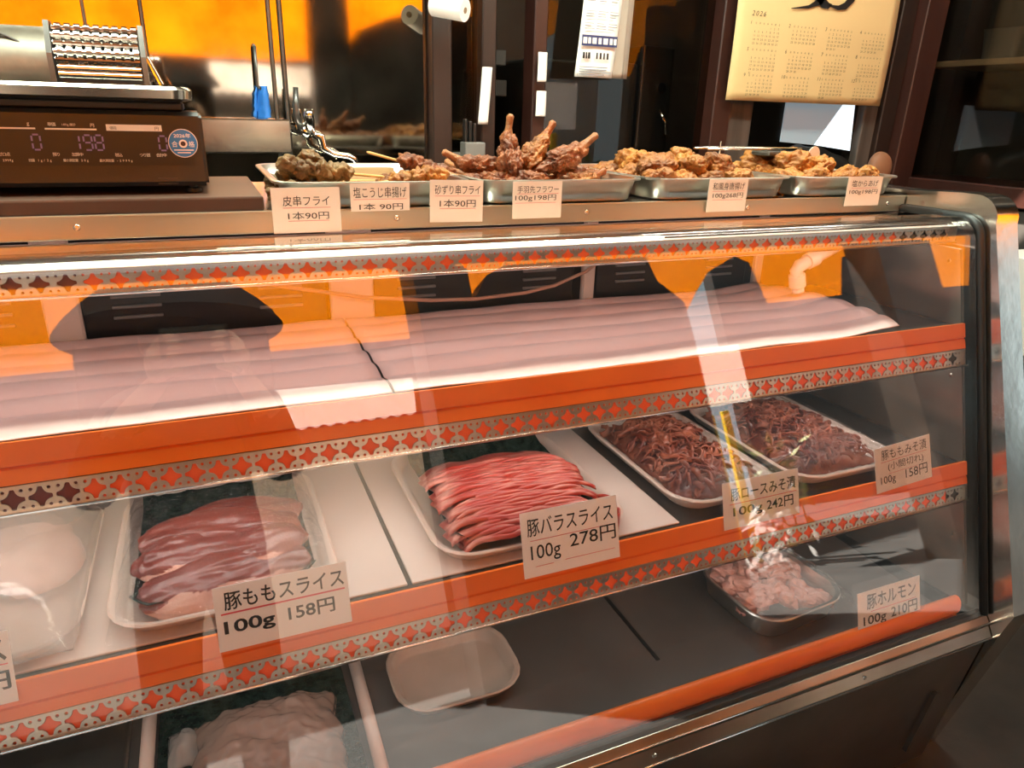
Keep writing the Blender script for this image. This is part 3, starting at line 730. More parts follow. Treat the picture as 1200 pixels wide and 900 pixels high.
gcard('white card reading 豚バラスライス 278円 in front of the pork belly', .364, .689, .160, .094, [('豚バラスライス', .06, .95, .62, .89, .006), ('100g', .08, .38, .20, .48, .004), ('278円', .48, .97, .32, .56, .006)], ((.08, .93, .55, .0009), (.12, .30, .15, .0008), (.42, .95, .16, .0008)))
gcard('white card reading 豚ロースみそ漬 with a pink underline, in a clear sleeve', .722, .690, .160, .076, [('豚ロースみそ漬', .10, .96, .58, .86, .012), ('100g', .12, .50, .20, .44, .015), ('242円', .56, .92, .22, .46, .012)], ((.08, .97, .51, .0012), ), sleeve=(.006, .012, 0, .022))
gcard('handwritten white card reading 豚ももみそ漬(小間切れ) in a tilted clear sleeve', 1.066, .690, .140, .080, [('豚ももみそ漬', .12, .93, .70, .93), ('(小間切れ)', .22, .86, .42, .62), ('100g', .08, .34, .12, .34), ('158円', .52, .92, .14, .38)], ((.10, .93, .655, .0008), (.22, .75, .37, .0006)), roll=R(-4), sleeve=(.010, .022, 0, .018))
gcard('white card reading 豚ホルモン 210円 at the bottom right of the case', 1.010, .434, .160, .086, [('豚ホルモン', .14, .93, .60, .92, .012), ('100g', .08, .44, .22, .47, .012), ('210円', .52, .95, .26, .52, .012)], ((.20, .93, .54, .0012), ), sleeve=(.012, .010, 0, .020))
gcard('white card cut off at the left edge, only ス and 円 ends showing', -.395, .690, .138, .080, [('ス', .80, .97, .60, .90, .02), ('円', .78, .97, .20, .46, .02)], ((.74, .97, .54, .0014), ))

# ------------------------------------------------------------------ inside, middle shelf
SZ = .703
def plastic_tray(name, cx, cy, w_, d_, h, label, m=BEIGE, z=SZ, rz=0, grp=None, cat='tray'):
    t = thing(name, label, cat, (cx, cy, z+.0005), (0, 0, rz), grp)
    bm = new_bm(); r = .055
    loft(bm, [(w_-.04, d_-.04, r*.7, 0), (w_-.03, d_-.03, r*.75, .003), (w_-.012, d_-.012, r, h-.004), (w_, d_, r*1.1, h-.004), (w_+.002, d_+.002, r*1.1, h-.001), (w_-.002, d_-.002, r*1.1, h+.001), (w_-.016, d_-.016, r, h-.001), (w_-.034, d_-.034, r*.75, .006), (w_-.042, d_-.042, r*.7, .0035)])
    obj('tray_body', bm, m, t, autos=50, world=False)
    return t
TH = plastic_tray('meat_tray', -.030, .985, .285, .36, .022, 'beige oval edged tray of sliced pork thigh under wrinkled film', rz=0, grp='meat trays on the middle shelf')
TB = plastic_tray('meat_tray', .412, .985, .320, .36, .022, 'beige tray of thin sliced pork belly', grp='meat trays on the middle shelf')
TR = plastic_tray('meat_tray', .775, .99, .225, .37, .024, 'cream tray of miso marinated pork loin under film', grp='meat trays on the middle shelf')
TM = plastic_tray('meat_tray', 1.045, .99, .265, .37, .024, 'cream tray of miso marinated pork thigh pieces at the right of the shelf', grp='meat trays on the middle shelf')
TL = plastic_tray('meat_tray', -.335, .985, .270, .36, .022, 'beige tray covered by a milky bag at the left edge of the shelf', grp='meat trays on the middle shelf')
# white shelf inlay slabs between the trays
for xa, xb, lb in ((-.78, .199, 'broad pale slab on the middle shelf left of the dark gap'), (.206, .655, 'broad pale slab on the middle shelf right of the dark gap')):
    tag(bxo('shelf_inlay', (xa, .803, SZ-.0035), (xb, 1.22, SZ), WHITE, None, .001, 1), lb, 'shelf inlay')
# dark green liner in the thigh and belly trays
def liner(cx, cy, w_, d_, z, lab):
    bm = new_bm()
    def f(u, v):
        x, y = (u-.5)*w_, (v-.5)*d_
        return (cx+x, cy+y, z+.004*N3(x*60, y*60, 0, 1)+.018*max(0, abs(v-.5)-.38)/.12+.016*max(0, abs(u-.5)-.42)/.08)
    grid(bm, 36, 44, f); thicken(bm, .001)
    tag(obj('tray_liner', bm, GREEN, None, smooth=True), lab, 'tray liner')
liner(-.030, .985, .225, .29, SZ+.010, 'dark green leaf pattern liner under the pork thigh slices')
liner(.412, .985, .255, .31, SZ+.010, 'dark green leaf pattern liner under the pork belly slices')
# pork thigh: folded slices shingled up to the back, each with its pale fat edge
def thigh_slice(cx, cy, z, w_, d_, tz, rz, seed, label):
    t = thing('pork_slice', label, 'pork slice', (cx, cy, z), (R(tz), 0, rz), 'pork thigh slices in the left tray')
    bm = new_bm(); blob(bm, (0, 0, 0), (w_/2, d_/2, .016), seed, .16, 1.2, 5, .03)
    for v in bm.verts:
        v.co.z += .0030*math.sin(v.co.x*34+seed)+.0022*N3(v.co.x*30, v.co.y*90, 0, seed)+.0012*N3(v.co.x*20, v.co.y*260, 0, seed); v.co.y += .006*math.sin(v.co.x*22+seed*2)
    fat = new_bm(); 
    rim = [f for f in bm.faces if f.calc_center_median().y < -d_*.20+.012*N3(f.calc_center_median().x*30, seed, 0)+.006*math.sin(f.calc_center_median().x*22+seed*2)]
    me = bpy.data.meshes.new('tmp'); bm.to_mesh(me); fat.from_mesh(me); bpy.data.meshes.remove(me)
    idx = {f.index for f in rim}; bm.faces.index_update(); idx = {f.index for f in rim}; fat.faces.ensure_lookup_table(); bm.faces.ensure_lookup_table()
    bmesh.ops.delete(fat, geom=[f for f in fat.faces if f.index not in idx], context='FACES'); bmesh.ops.delete(bm, geom=[bm.faces[i] for i in sorted(idx)], context='FACES')
    obj('lean', bm, PORK, t, smooth=True, world=False); obj('fat_edge', fat, PORKFAT, t, smooth=True, world=False)
thigh_slice(-.035, .868, SZ+.026, .215, .090, 22, .04, 3, 'folded pork thigh slice lowest at the front of the left tray')
thigh_slice(-.035, .905, SZ+.042, .225, .095, 26, .06, 5, 'folded pork thigh slice second from the front of the left tray')
thigh_slice(-.030, .937, SZ+.048, .225, .098, 28, .09, 8, 'folded pork thigh slice third from the front of the left tray')
thigh_slice(-.018, .968, SZ+.046, .195, .095, 20, .15, 9, 'darker folded pork thigh slice at the back of the left tray')
# pork belly: thin wavy slices shingled front to back
def belly_slice(i, n):
    v = i/(n-1); y = .838+v*.165; cx = .405+.012*math.sin(i*1.7); w_ = .235+.012*math.sin(i*2.3)
    z = SZ+.030+.032*math.sin(min(1, v*1.3)*math.pi*.55)
    bm = new_bm(); rnd = random.Random(i)
    def f(u, q):
        x = cx+(u-.5)*w_; e = (abs(u-.5)*2)**6
        yy = y-.026+q*.050+.0012*math.sin(u*14+i*1.3)+.0040*N3(u*5, i*.6, q*2)
        zz = z+.012-.016*q+.0007*math.sin(u*19+i*2.1)+.0022*N3(u*9, i*.5, q)-.018*e-(.007*(1-q/.12)**2 if q < .12 else 0)
        return (x, yy, zz)
    grid(bm, 40, 12, f); thicken(bm, .0020)
    tag(obj('pork_belly_slice', bm, BELLY, None, smooth=True), 'thin red and white pork belly slice in the overlapping stack of the second tray', 'pork slice', 'pork belly slices in the second tray')
for i in range(30): belly_slice(i, 30)
# curled belly slices at the front right corner
for k, (x, y, s) in enumerate(((.522, .815, .026), (.50, .835, .022), (.535, .85, .022))):
    bm = new_bm(); pts = []
    def f(u, q, x=x, y=y, s=s, k=k):
        a = u*6.5+k; rr_ = s*(.35+.65*u)
        return (x+rr_*math.cos(a)*.9, y+rr_*math.sin(a)*.8, SZ+.012+q*.030+.012*u*0)
    grid(bm, 40, 5, f); thicken(bm, .002)
    tag(obj('pork_belly_slice', bm, BELLY, None, smooth=True), 'curled pork belly slice at the front right of the second tray, %s' % ('nearest the rail', 'left one', 'right one')[k], 'pork slice', 'curled pork belly slices')
# miso marinated meat: tangled strips, each pile one mass
def tangle(cx, cy, w_, d_, n, seed, name, lab, hgt=.03):
    rnd = random.Random(seed); bm = new_bm()
    def fb(u, v):
        x, y = (u-.5), (v-.5); e = max(0, 1-(2*abs(x))**4)*max(0, 1-(2*abs(y))**4)
        return (cx+x*w_, cy+y*d_, SZ+.006+hgt*e+.006*N3(x*9, y*12, 0, seed))
    grid(bm, 40, 50, fb)
    for k in range(n):
        u, v = rnd.uniform(-.46, .46), rnd.uniform(-.46, .46); e = max(.15, (1-(2*abs(u))**4)*(1-(2*abs(v))**4))
        x, y, z = cx+u*w_, cy+v*d_, SZ+.010+hgt*e; a = rnd.gauss(.2, .8); L = rnd.uniform(.025, .06); wd = rnd.uniform(.005, .010); ph = rnd.uniform(0, 6)
        def f(p, q, x=x, y=y, z=z, a=a, L=L, wd=wd, ph=ph):
            s_ = (p-.5)*L; t_ = (q-.5)*wd; bend = .010*math.sin(p*4+ph)
            return (x+s_*math.cos(a)-(t_+bend)*math.sin(a), y+s_*math.sin(a)+(t_+bend)*math.cos(a), z+.008*math.sin(p*math.pi)+.005*math.cos(q*3.1+ph)+.003*math.sin(p*9+ph))
        grid(bm, 12, 3, f)
    thicken(bm, .0022)
    tag(obj(name, bm, MISO, None, smooth=True), lab, 'marinated pork', kind='stuff')
tangle(.775, .99, .165, .30, 200, 4, 'marinated_pork', 'red brown miso marinated pork strips heaped in the loin tray')
tangle(1.045, .99, .205, .30, 230, 9, 'marinated_pork', 'red brown miso marinated pork scraps heaped in the rightmost tray')
# cling film over the trays
def film(name, cx, cy, w_, d_, z, h, seed, lab, m=FILM, drop=.03, wr=.004):
    bm = new_bm()
    def f(u, v):
        x, y = (u-.5), (v-.5); ex = max(0, abs(x)-.42)/.08; ey = max(0, abs(y)-.43)/.07; e = max(ex, ey)
        zz = z+h*max(0, 1-(2*abs(x))**3)*max(0, 1-(2*abs(y))**3)-drop*min(1, e)+wr*N3(x*14+y*5, y*16-x*6, 0, seed)+wr*.6*N3(x*34, y*22, 0, seed)
        return (cx+x*w_, cy+y*d_, zz)
    grid(bm, 60, 70, f)
    tag(obj(name, bm, m, None, smooth=True), lab, 'plastic film')
film('cling_film', -.030, .985, .288, .362, SZ+.030, .050, 2, 'wrinkled clear film over the pork thigh slices', FILM)
film('cling_film', .775, .99, .227, .372, SZ+.032, .012, 3, 'clear film stretched over the miso pork loin tray', FILM2)
film('cling_film', 1.045, .99, .267, .372, SZ+.032, .020, 5, 'clear film stretched over the rightmost miso pork tray', FILM2)
# left tray: milky bag with ribbed clear box
bm = new_bm()
def fbag(u, v):
    x, y = u-.5, v-.5; e = max(0, 1-(2*abs(x))**4)*max(0, 1-(2*abs(y))**4)
    return (-.335+x*.27, .96+y*.34, SZ+.034+.055*e+.006*N3(x*7, y*8, 0, 6)-.01*(1-e))
grid(bm, 40, 50, fbag); thicken(bm, .001)
tag(obj('plastic_bag', bm, BAGW, None, smooth=True), 'milky plastic bag over the tray at the left edge', 'plastic bag')
bm = new_bm(); rnd = random.Random(5)
for k in range(5):
    blob(bm, (-.335+rnd.uniform(-.07, .07), .96+rnd.uniform(-.1, .1), SZ+.03), (.06, .07, .024), 80+k, .25, 1.4, 4, .04)
tag(obj('wrapped_meat', bm, PORKFAT, None, smooth=True), 'pale meat lying under the milky bag at the left edge', 'meat')
pb = thing('clear_box', 'clear plastic box with a ribbed rim behind the milky bag at the left', 'plastic box', (-.33, 1.12, SZ))
bm = new_bm(); loft(bm, [(.22, .12, .05, .036), (.24, .14, .06, .105), (.252, .152, .062, .107), (.238, .138, .058, .106), (.218, .118, .05, .037)]); obj('box_body', bm, BAGW, pb, autos=50, world=False)
bm = new_bm()
for x, y in rr(.258, .158, .06, 14): tube(bm, [(x*.97, y*.97, .102), (x, y, .110)], .0022, 6)
obj('rim_ribs', bm, BEIGE, pb, world=False)

# ------------------------------------------------------------------ inside, bottom of the case
BZ = .3845
tb = plastic_tray('offal_tray', .985, .900, .235, .215, .050, 'silver tray of pale pork offal wrapped in film at the bottom right', VAT, BZ, R(4), None)
rnd = random.Random(12)
OSH = []
for s in range(4):
    bm = new_bm(); blob(bm, (0, 0, 0), (.030, .021, .013), 90+s, .5, 2.0, 4, .18); OSH.append(mesh_of(bm, OFFAL))
for k in range(34):
    u, v = rnd.uniform(-1, 1), rnd.uniform(-1, 1)
    o = bpy.data.objects.new('offal_piece', OSH[k % 4]); COL.objects.link(o)
    o.location = (.985+u*.078, .900+v*.070, BZ+.036+.018*(1-max(abs(u), abs(v))**2)+rnd.uniform(-.004, .004)); o.rotation_euler = (rnd.uniform(-.5, .5), rnd.uniform(-.5, .5), rnd.uniform(0, 6.28))
    tag(o, 'pale pink folded piece of pork offal in the bottom right tray', 'offal', 'offal pieces in the bottom right tray')
film('cling_film', .985, .900, .262, .245, BZ+.058, .016, 8, 'clear film wrapped around the offal tray at the bottom right', FILM, .055, .005)
plastic_tray('spare_tray', .308, .935, .222, .175, .026, 'empty beige plastic tray lying on the dark floor of the case', mat('brown_beige_plastic', (.42, .32, .25), .35, 0, (.48, .37, .30), 9, .03, 50), BZ, R(-1))
tag(bxo('ribbed_mat', (-.165, .80, BZ), (.128, 1.10, BZ+.004), GREEN, None, .001, 1), 'dark green ribbed mat under the bagged meat at the bottom left', 'mat')
for xa, y0, y1, xb, lb in ((-.178, .80, 1.15, -.178, 'beige rod on the case floor at the left of the green mat'), (.146, .76, 1.10, .152, 'beige rod on the case floor at the right of the green mat')):
    bm = new_bm(); tube(bm, [(xa, y0, BZ+.011), (xb, y1, BZ+.011)], .0105, 12); tag(obj('tray_rod', bm, BEIGE, None, smooth=True), lb, 'rod', 'rods on the case floor')
tag(bxo('steel_tray', (-.42, .80, BZ), (-.205, 1.12, BZ+.018), VAT, None, .004), 'flat grey metal tray at the bottom left corner', 'tray')
bm = new_bm()
def fb2(u, v):
    x, y = u-.5, v-.5; e = max(0, 1-(2*abs(x))**3)*max(0, 1-(2*abs(y))**3)
    sk = -.02*y
    return (-.005+x*(.215+.02*N3(y*6, 1, 0)), .868+y*.215+.012*N3(x*7, 2, 0)-.01, BZ+.010+.062*e**.6+.010*N3(x*6+y*5, y*8, 0, 2)*e+.005*N3(x*16, y*20, 0, 3))
grid(bm, 60, 60, fb2); thicken(bm, .001)
tag(obj('plastic_bag', bm, BAG, None, smooth=True), 'crumpled milky bag over meat at the bottom left', 'plastic bag')
bm = new_bm(); blob(bm, (-.005, .865, BZ+.030), (.085, .085, .030), 77, .2, 1.2, 4, .03)
for v in bm.verts: v.co.z = max(v.co.z, BZ+.005)
tag(obj('wrapped_meat', bm, mat('wrapped_meat_red', (.42, .16, .13), .4, 0, (.55, .27, .22), 20), None, smooth=True), 'reddish meat block inside the crumpled bag at the bottom left', 'meat')
bm = new_bm()
grid(bm, 20, 20, lambda u, v: (-.15+u*.055, .90+v*.07, BZ+.006+.03*math.sin(u*3.1)*math.sin(v*3.1)+.006*N3(u*6, v*6, 0, 3))); thicken(bm, .0008)
tag(obj('plastic_bag', bm, clear_mat('knotted_bag', 1.4, rough=.2, bump=.4, bscale=30, haze=.45, hazecol=(.8, .75, .7)), None, smooth=True), 'knotted end of a clear bag left of the bagged meat', 'plastic bag')

# ------------------------------------------------------------------ scale on its board
tag(bxo('wooden_board', (X0+.02, 1.078, 1.1805), (.078, 1.40, 1.201), BROWN, None, .003, 2), 'brown wooden board under the black scale', 'board')
SL = thing('weighing_scale', 'black digital shop scale with a steel platter and a blue sticker', 'scale', (-.25, 1.25, 1.2015))
SY = 1.125
bm = new_bm(); prism(bm, [(SY, 1.212), (SY-.004, 1.218), (SY+.003, 1.245), (SY+.010, 1.304), (SY+.016, 1.309), (1.42, 1.309), (1.42, 1.212)], -.62, .010)
bmesh.ops.bevel(bm, geom=[e for e in bm.edges if e.verts[0].co.x > 0 and e.verts[1].co.x > 0], offset=.004, segments=2, affect='EDGES')
obj('body', bm, BLKPL, SL, autos=30)
bxo('neck', (-.60, SY+.025, 1.3092), (-.012, 1.40, 1.322), BLKPL, SL, .003, 1)
bm = new_bm(); loft(bm, [(.60, .31, .02, 0), (.622, .332, .026, .003), (.624, .334, .026, .014), (.616, .326, .024, .018)], (-.31, 1.285, 1.3225)); obj('platter', bm, STEELX, SL, autos=40)
PT = math.atan((1.304-1.245)/.007)  # front panel lean
def on_panel(name, m, build, off=.0006):
    """build in x / height on the sloping front, placed at its face"""
    bm = new_bm(); build(bm)
    for v in bm.verts:
        z = v.co.z; v.co.y = SY+.003+(z-1.245)*.1186-off+v.co.y
    return obj(name, bm, m, SL)
on_panel('display_panel', PANEL, lambda b: box(b, (-.60, -.0008, 1.2335), (-.0055, 0, 1.303)), .0)
def digits(b, only=0):
    def seg(x, z, h, code):
        w_, t = h*.5, h*.11
        S = {'a': (0, h, w_, h), 'g': (0, h/2, w_, h/2), 'd': (0, 0, w_, 0), 'f': (0, h/2, 0, h), 'b': (w_, h/2, w_, h), 'e': (0, 0, 0, h/2), 'c': (w_, 0, w_, h/2)}
        for k in code:
            x0, z0, x1, z1 = S[k]
            if x0 == x1: flat(b, x+x0-t/2, x+x0+t/2, z+z0+t*.7, z+z1-t*.7, 0)
            else: flat(b, x+x0+t*.7, x+x1-t*.7, z+z0-t/2, z+z0+t/2, 0)
    if only == 0: seg(-.1960, 1.259, .0185, 'abcdef')
    if only == 1: seg(-.152, 1.259, .0185, 'bc'); seg(-.1375, 1.259, .0185, 'abcdfg'); seg(-.1245, 1.259, .0185, 'abcdefg')
    if only == 2: seg(-.0475, 1.259, .0185, 'abcdef')
for q in range(3): on_panel('digit_readout', LCD, lambda b: digits(b, q), .0016)
def white_bits(b):
    flat(b, -.255, -.190, 1.2840, 1.2860, 0); flat(b, -.1795, -.1205, 1.2838, 1.2858, 0); flat(b, -.109, -.042, 1.2835, 1.2915, 0)
    for t, x, z, h in (('単価', -.176, 1.2885, .0052), ('100g当たり', -.160, 1.2890, .0036), ('円', -.1275, 1.2880, .0052), ('g', -.1985, 1.2890, .0065),
                       ('ゼロ点', -.236, 1.2515, .005), ('預り', -.176, 1.2515, .005), ('加算中', -.154, 1.2515, .005), ('税込', -.1035, 1.2510, .005), ('つり銭', -.074, 1.2510, .005), ('合計中', -.0535, 1.2510, .005),
                       ('目量 1g/2g', -.204, 1.2445, .0040), ('最小測定量 20g', -.165, 1.2445, .0040), ('最大測定量 -2999g', -.123, 1.2442, .0040), ('2999g', -.232, 1.2445, .004)):
        small_text(b, t, x, z, h, .86 if ord(t[0]) > 255 else .6, 0)
on_panel('panel_lettering', LABELW, white_bits, .0016)
on_panel('panel_caption', INK, lambda b: (small_text(b, '値段', -.105, 1.2855, .0045, .9, 0), small_text(b, '円', -.051, 1.2850, .0055, .9, 0)), .0020)
def disc(b, cx, cz, r, n=40): b.faces.new([b.verts.new((cx+r*math.cos(2*math.pi*k/n), 0, cz+r*math.sin(2*math.pi*k/n))) for k in range(n)])
st = on_panel('sticker', LABELW, lambda b: disc(b, -.0175, 1.2685, .0188), .0018)
on_panel('sticker_blue', STICKB, lambda b: disc(b, -.0175, 1.2685, .0178), .0024)
def stk(b):
    disc(b, -.0175, 1.2680, .0054, 24)
    fit_text(b, '2026年', -.0285, -.0070, 1.2755, 1.2815, .015, 0); fit_text(b, '合', -.0320, -.0245, 1.2635, 1.2715, .01, 0); fit_text(b, '格', -.0105, -.0030, 1.2635, 1.2715, .01, 0)
    flat(b, -.030, -.005, 1.2590, 1.2604, 0); flat(b, -.026, -.009, 1.2556, 1.2568, 0)
on_panel('sticker_lettering', LABELW, stk, .0030)
on_panel('sticker_centre', REDWOOD, lambda b: disc(b, -.0175, 1.2680, .0032, 20), .0036)
for x, y in ((-.012, 1.145), (-.60, 1.145), (-.012, 1.40), (-.60, 1.40)):
    bm = new_bm(); lathe(bm, [(.008, 0), (.011, .001), (.011, .006), (.006, .007), (.006, .013)], 16, 'z', (x, y, 1.2012)); obj('foot', bm, BLKPL, SL, autos=40)
bxo('level_window', (-.055, SY-.003, 1.2145), (-.030, SY-.0005, 1.2230), OLDWOOD, SL)

# ------------------------------------------------------------------ things at the back of the shop
bm = new_bm(); box(bm, (-2.1, 1.62, 0), (.66, 2.09, .90)); struct(obj('counter', bm, STEEL))
MT = thing('meat_tenderizer', 'steel meat tenderizing machine with studded rollers behind the scale', 'tenderizer', (-.2, 1.85, .901))
bxo('machine_body', (-.62, 1.70, .901), (-.06, 2.02, 1.315), STEEL, MT, .01, 2)
# curved drum at the left
bm = new_bm(); tube(bm, [(-.62, 1.80, 1.38), (-.235, 1.80, 1.38)], .075, 32); obj('drum', bm, mat('worn_steel', (.15, .13, .105), .5, .8, (.34, .30, .24), 7, .1, 30), MT, autos=40)
bm = new_bm(); grid(bm, 24, 4, lambda u, v: (-.62+u*.56, 1.655+v*.012, 1.336+.062*max(0, 1-u/.72)**1.6+v*.002)); thicken(bm, .02)
obj('chute', bm, mat('worn_plate', (.20, .165, .13), .45, .8, (.30, .255, .20), 5), MT, autos=40)
bm = new_bm(); tube(bm, [(-.46+.20*math.cos(R(a)), 1.74, 1.380+.078*math.sin(R(a))) for a in range(20, 161, 10)], .003, 6); obj('guard_wire', bm, DARKST, MT, smooth=True)
def studded(z, y, rrad):
    bm = new_bm(); prof = []
    x = -.222; n = 9; p = .141/n
    for k in range(n): prof += [(rrad*.62, x), (rrad*.62, x+p*.34), (rrad, x+p*.36), (rrad, x+p*.98), (rrad*.62, x+p)] ; x += p
    lathe(bm, prof, 16, 'x', (0, y, z)); bmesh.ops.recalc_face_normals(bm, faces=bm.faces[:])
    return obj('studded_roller', bm, CHROME, MT, autos=20)
for z, y in ((1.444, 1.665), (1.431, 1.645), (1.418, 1.652), (1.403, 1.640), (1.390, 1.645)): studded(z, y, .0095)
for z in (1.376, 1.365): 
    bm = new_bm(); tube(bm, [(-.22, 1.642, z), (-.082, 1.642, z)], .0065, 14); obj('smooth_roller', bm, CHROME, MT, autos=40)
for x in (-.233, -.079):
    bm = new_bm(); prism(bm, [(1.63, 1.348), (1.69, 1.348), (1.69, 1.456), (1.655, 1.456), (1.63, 1.40)], x, x+.009); obj('side_frame', bm, DARKST, MT)
bxo('roller_back', (-.224, 1.675, 1.345), (-.079, 1.69, 1.45), DARKST, MT)
bm = new_bm(); tube(bm, [(-.072, 1.66, 1.40), (-.052, 1.655, 1.352)], .008, 10); tube(bm, [(-.069, 1.64, 1.366), (-.069, 1.655, 1.366)], .009, 12); obj('latch_knob', bm, CHROME, MT, autos=40)

# faucet
FC = thing('faucet', 'chrome wall tap with lever and curved spout over the sink', 'tap', (.29, 2.1, 1.17))
bm = new_bm(); tube(bm, [(.265, 2.18, 1.265), (.27, 2.08, 1.262), (.285, 2.07, 1.250)], [.016, .018, .014], 14); obj('tap_body', bm, CHROME, FC, smooth=True)
bm = new_bm(); tube(bm, [(.285, 2.07, 1.255), (.285, 2.07, 1.30), (.285, 2.07, 1.315)], [.013, .014, .012], 14); obj('tap_head', bm, CHROME, FC, smooth=True)
bm = new_bm(); tube(bm, [(.262, 2.075, 1.268), (.252, 2.07, 1.30), (.256, 2.07, 1.368)], [.010, .009, .007], 10); obj('lever', bm, DARKST, FC, smooth=True)
bm = new_bm(); tube(bm, [(.290, 2.07, 1.255), (.312, 2.07, 1.245), (.318, 2.07, 1.215), (.345, 2.065, 1.200), (.385, 2.06, 1.195), (.398, 2.06, 1.188), (.402, 2.06, 1.172)], [.011, .013, .011, .009, .009, .009, .008], 14); obj('spout', bm, CHROME, FC, smooth=True)
# blue cloth glove on a hook
bm = new_bm()
grid(bm, 10, 16, lambda u, v: (.150+.045*u*(1-.35*v)+.012*v+.004*N3(u*4, v*6, 0), 2.165+.012*math.sin(u*6)*(1-v*.4), 1.285+v*.085+.012*abs(u-.5)*(1-v))); thicken(bm, .003)
tag(obj('blue_cloth', bm, BLUE, None, smooth=True), 'small bright blue rubber glove hanging on the steel wall', 'glove')
bm = new_bm(); tube(bm, [(.170, 2.19, 1.47), (.170, 2.165, 1.465), (.168, 2.165, 1.37), (.178, 2.165, 1.362)], .005, 8); tag(obj('wall_hook', bm, DARKST, None, smooth=True), 'dark steel wall hook carrying the blue glove', 'hook')
# paper roll
RL = thing('paper_roll', 'white paper towel roll fixed high on the door frame', 'paper roll', (.70, 2.1, 1.55))
bm = new_bm(); lathe(bm, [(.008, 0), (.028, 0), (.028, .10), (.008, .10), (.008, 0)], 28, 'z'); 
bm.transform(Matrix.Translation((.702, 2.0, 1.572)) @ Vector((-.62, .72, .16)).to_track_quat('Z', 'Y').to_matrix().to_4x4()); obj('paper', bm, PAPERW, RL, autos=40)
bm = new_bm(); tube(bm, [(0, 0, -.001), (0, 0, .105)], .0078, 14); bm.transform(Matrix.Translation((.702, 2.0, 1.572)) @ Vector((-.62, .72, .16)).to_track_quat('Z', 'Y').to_matrix().to_4x4()); obj('core_tube', bm, SHELFW, RL, autos=40)
# white paper bags and notes on the door
def sheet(name, x0, x1, y, z0, z1, m, lab, cat, bow=.006, lean=0, parent=None):
    bm = new_bm(); grid(bm, 8, 14, lambda u, v: (x0+u*(x1-x0)+lean*(v-.5), y-.010*math.sin(v*2.5)*bow*60-.004*math.sin(u*3.1), z0+v*(z1-z0))); thicken(bm, .0012)
    o = obj(name, bm, m, parent, smooth=True)
    if lab: tag(o, lab, cat)
    return o
sheet('paper_bag', .800, .832, 2.145, 1.285, 1.445, PAPERW, 'white paper sleeve hanging beside the dark door post', 'paper', .004, .012)
sheet('plastic_strip', .990, 1.020, 2.150, 1.412, 1.495, PAPERW, 'white paper strip on the door post, upper of two', 'paper', .003)
sheet('plastic_strip', .988, 1.022, 2.150, 1.312, 1.386, PAPERW, 'white paper strip on the door post, lower of two', 'paper', .003)
# news sheets
NW = thing('flyer', 'white printed flyer with a navy band hanging on the glass door', 'flyer', (1.19, 2.12, 1.43))
sheet('flyer_sheet', 1.113, 1.245, 2.120, 1.430, 1.70, PAPERW, None, None, .004, .022, NW)
bm = new_bm()
def fl(x0, x1, z0, z1): flat(bm, 1.113+x0*.132+((z0-1.43)/.27-.5)*.022, 1.113+x1*.132+((z0-1.43)/.27-.5)*.022, z0, z1, 2.106)
fl(.04, .98, 1.518, 1.548); obj('navy_band', bm, NAVY, NW)
bm = new_bm()
rnd = random.Random(2)
bm.free()
for zs in ((1.565, 1.572, 1.579), (1.598, 1.605, 1.612), (1.640, 1.647), (1.436, 1.443, 1.450, 1.457)):
    bm = new_bm()
    for z in zs:
        if z < 1.5: fl(.05, rnd.uniform(.6, .95), z, z+.003)
        else:
            for k in range(3): fl(.06+k*.31, .06+k*.31+rnd.uniform(.15, .27), z, z+.0025)
    obj('small_print', bm, GREYINK, NW)
def marks(name, m, spans, z0, z1, dep):
    bm = new_bm()
    for xa, xb in spans: flat(bm, 1.113+xa*.132+((z0-1.43)/.27-.5)*.022, 1.113+xb*.132+((z0-1.43)/.27-.5)*.022, z0, z1, dep)
    obj(name, bm, m, NW)
marks('band_lettering', LABELW, ((.07, .17), (.20, .27), (.31, .42), (.47, .55), (.60, .72), (.77, .85), (.88, .95)), 1.524, 1.541, 2.105)
marks('lettering', INK, ((.10, .16), (.18, .22), (.24, .30), (.46, .50), (.55, .60), (.65, .69), (.74, .79)), 1.482, 1.500, 2.105)
for k, (dx, dy) in enumerate(((.028, .012), (.040, .018), (.05, .024))):
    sheet('paper_sheet', 1.20+dx*.6, 1.262+dx, 2.128+dy, 1.432, 1.70, mat('old_paper', (.42, .36, .30), .6) if k == 0 else bpy.data.materials['old_paper'], 'beige paper sheet hung behind the printed flyer, %s' % ('front one', 'middle one', 'rear one')[k], 'paper', .004, .006)
# things beyond the glass
FR = thing('steel_fridge', 'dark upright steel refrigerator with latch beyond the glass door', 'refrigerator', (1.55, 2.6, 0))
bxo('cabinet', (1.10, 2.42, 0), (1.52, 2.8, 1.50), mat('fridge_grey', (.030, .026, .022), .4, .5), FR, .01)
bxo('door_edge', (1.53, 2.40, 0), (1.66, 2.8, 1.56), mat('fridge_dark', (.014, .012, .010), .4, .5), FR, .006)
bm = new_bm(); tube(bm, [(1.61, 2.39, 1.42), (1.61, 2.40, 1.42)], .018, 16); obj('lock', bm, CHROME, FR, autos=30)
bm = new_bm(); tube(bm, [(1.60, 2.385, 1.345), (1.63, 2.375, 1.30), (1.635, 2.375, 1.26)], .008, 8); obj('latch', bm, CHROME, FR, smooth=True)
bxo('door_edge', (1.524, 2.40, 0), (1.529, 2.42, 1.56), STEEL, FR)
BX = mat('cardboard_dim', (.16, .14, .11), .7)
for k, (a, b, m_, lb) in enumerate((((1.36, 2.30, 1.44), (1.46, 2.34, 1.50), BX, 'dim box on the fridge seen through the glass door'),)):
    pass
rnd = random.Random(9)
